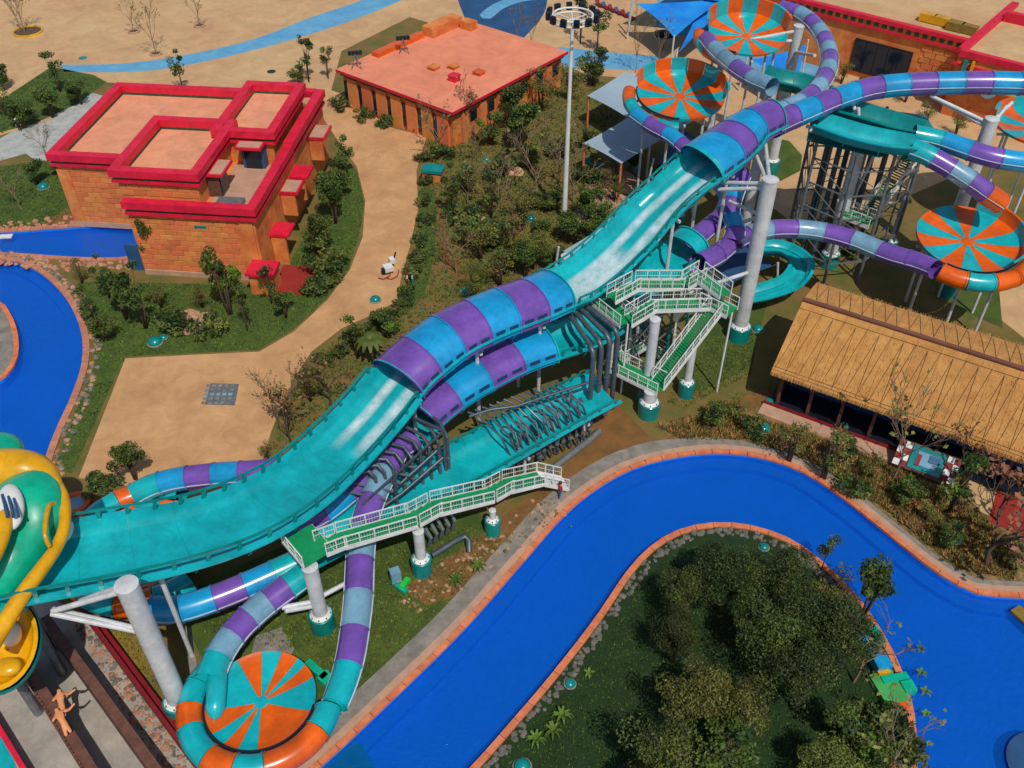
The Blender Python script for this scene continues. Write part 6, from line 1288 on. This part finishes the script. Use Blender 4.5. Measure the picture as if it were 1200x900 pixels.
# leafy strap plants on the island lawn
def straps(u, v, label, n=9, L=.62):
    m = MB(); q = P(u, v, 0)
    for k in range(n):
        a = 2*PI*k/n+random.uniform(-.3, .3); d = Vector((math.cos(a), math.sin(a), 0)); s_ = Vector((-d.y, d.x, 0))*.07
        pts = [q, q+d*L*.35+Vector((0, 0, L*.7)), q+d*L*.8+Vector((0, 0, L*.8)), q+d*L*1.15+Vector((0, 0, L*.4))]
        for i in range(3): w0 = (1, 1.3, .9, .1)[i]; w1 = (1, 1.3, .9, .1)[i+1]; m.add([pts[i]-s_*w0, pts[i]+s_*w0, pts[i+1]+s_*w1, pts[i+1]-s_*w1], [(0, 1, 2, 3)])
    o = m.build('strap_leaf_plant', FR, None); tag(o, label, 'plant')
for a in ((658, 840, 'fresh strap leaved plant on the lower island lawn'), (628, 868, 'strap leaved plant at the left island lawn'), (648, 858, 'small strap leaved plant between two others'), (534, 682, 'strap leaved plant on the grass below the walkway'), (560, 665, 'strap leaved plant near the elbow pipe'), (1078, 790, 'pale strap plant leaning over the water at the island rim', 5, .4), (1083, 812, 'dry strap plant hanging over the water by the green slab', 5, .4), (1084, 838, 'small strap plant at the lower island rim', 5, .35), (1078, 762, 'thin strap plant over the rim above the play blocks', 5, .35), (690, 790, 'small strap plant near the island light', 5, .4)):
    straps(*a)
# grass blades and ground cover: nobody could count them
def tufts(name, polys, n, mats, h=(.12, .3), w_=.05, label='', avoid=()):
    m = MB(); rnd = random.Random(hash(name) % 1 + len(name)); zs = []
    for pl in polys:
        g = [(P(u, v).x, P(u, v).y) for u, v in pl]; xs = [p[0] for p in g]; ys = [p[1] for p in g]; A = abs(sum(g[i][0]*g[(i+1) % len(g)][1]-g[(i+1) % len(g)][0]*g[i][1] for i in range(len(g))))/2; zs.append((g, min(xs), max(xs), min(ys), max(ys), A))
    av = [[(P(u, v).x, P(u, v).y) for u, v in pl] for pl in avoid]
    tot = sum(z[5] for z in zs); vs = []; fs = []; mi = []
    for g, x0, x1, y0, y1, A in zs:
        k = int(n*A/tot); t_ = 0
        while k > 0 and t_ < n*12:
            t_ += 1; x = rnd.uniform(x0, x1); y = rnd.uniform(y0, y1)
            if not inpoly(x, y, g) or any(inpoly(x, y, a) for a in av): continue
            k -= 1; H = rnd.uniform(*h); mm = rnd.randrange(len(mats))
            for b in range(3):
                a = rnd.uniform(0, 2*PI); d = Vector((math.cos(a), math.sin(a), 0)); s_ = Vector((-d.y, d.x, 0))*w_; p = Vector((x, y, 0))+d*rnd.uniform(0, .1); o = len(vs)
                vs += [p-s_, p+s_, p+d*H*.7+Vector((0, 0, H))]; fs.append((o, o+1, o+2)); mi.append(mm)
    me = bpy.data.meshes.new(name); me.from_pydata(vs, [], fs)
    for q in mats: me.materials.append(q)
    me.polygons.foreach_set('material_index', mi); o = bpy.data.objects.new(name, me); col.objects.link(o); tag(o, label, 'ground cover', kind='stuff')
GARD = [(500, 165), (560, 130), (650, 75), (700, 95), (745, 110), (700, 180), (720, 215), (780, 215), (720, 270), (660, 320), (590, 345), (520, 375), (440, 430), (390, 500), (340, 560), (318, 530), (345, 445), (400, 390), (470, 360), (488, 260)]
BYB = [(92, 330), (300, 334), (330, 325), (372, 250), (396, 175), (418, 200), (427, 240), (420, 280), (408, 316), (382, 350), (344, 386), (302, 410), (220, 414), (146, 418), (84, 555), (64, 548), (80, 505), (96, 465), (112, 425), (112, 390), (100, 355)]
tufts('garden_ground_cover', [GARD], 15000, [MG, OL, FR, OL, DG, MG], (.08, .3), .05, 'mixed green ground cover filling the garden beds')
tufts('lawn_grass', [BYB, [(-20, 195), (84, 190), (96, 240), (60, 266), (-20, 270)], [(-20, 130), (60, 80), (120, 95), (90, 120), (-20, 165)]], 9000, [MG, DG, FR], (.08, .2), .05, 'short grass around the red roofed building and pool')
tufts('island_grass', [[(585, 895), (640, 830), (700, 760), (745, 690), (800, 640), (900, 640), (980, 700), (1030, 780), (1050, 880), (1050, 930), (570, 930)]], 9000, [DG, MG, DG], (.06, .18), .04, 'short dark grass on the river island')
tufts('dry_scrub', [[(850, 480), (990, 520), (1130, 590), (1190, 640), (1190, 680), (1120, 665), (1040, 600), (960, 545), (880, 515), (800, 515), (770, 500)], [(1000, 830), (1040, 860), (1060, 930), (980, 930)]], 9000, [OL, MG, RU, THAT], (.1, .45), .05, 'dry scrub and straw on the slope above the river')
tufts('bank_grass', [[(230, 740), (330, 660), (560, 615), (600, 625), (540, 690), (450, 780), (400, 820), (330, 760)], [(830, 400), (890, 380), (880, 440), (800, 480), (780, 470)], [(130, 740), (160, 740), (205, 815), (190, 815)]], 7000, [MG, OL, DG], (.06, .18), .04, 'patchy grass under and beside the slides')
m = MB(); random.seed(9)
for k in range(240):
    t = random.random(); u = 478+(655-478)*t+random.gauss(0, 12); v = 706-(706-590)*t+random.gauss(0, 9); rockmesh(m, P(u, v, .01), random.uniform(.06, .22), random.randrange(2))
o = m.build('scattered_stones', [ROCKP, MULCH], None, kind='stuff'); tag(o, 'pale scattered stones on the bare bank below the walkway', 'stones')
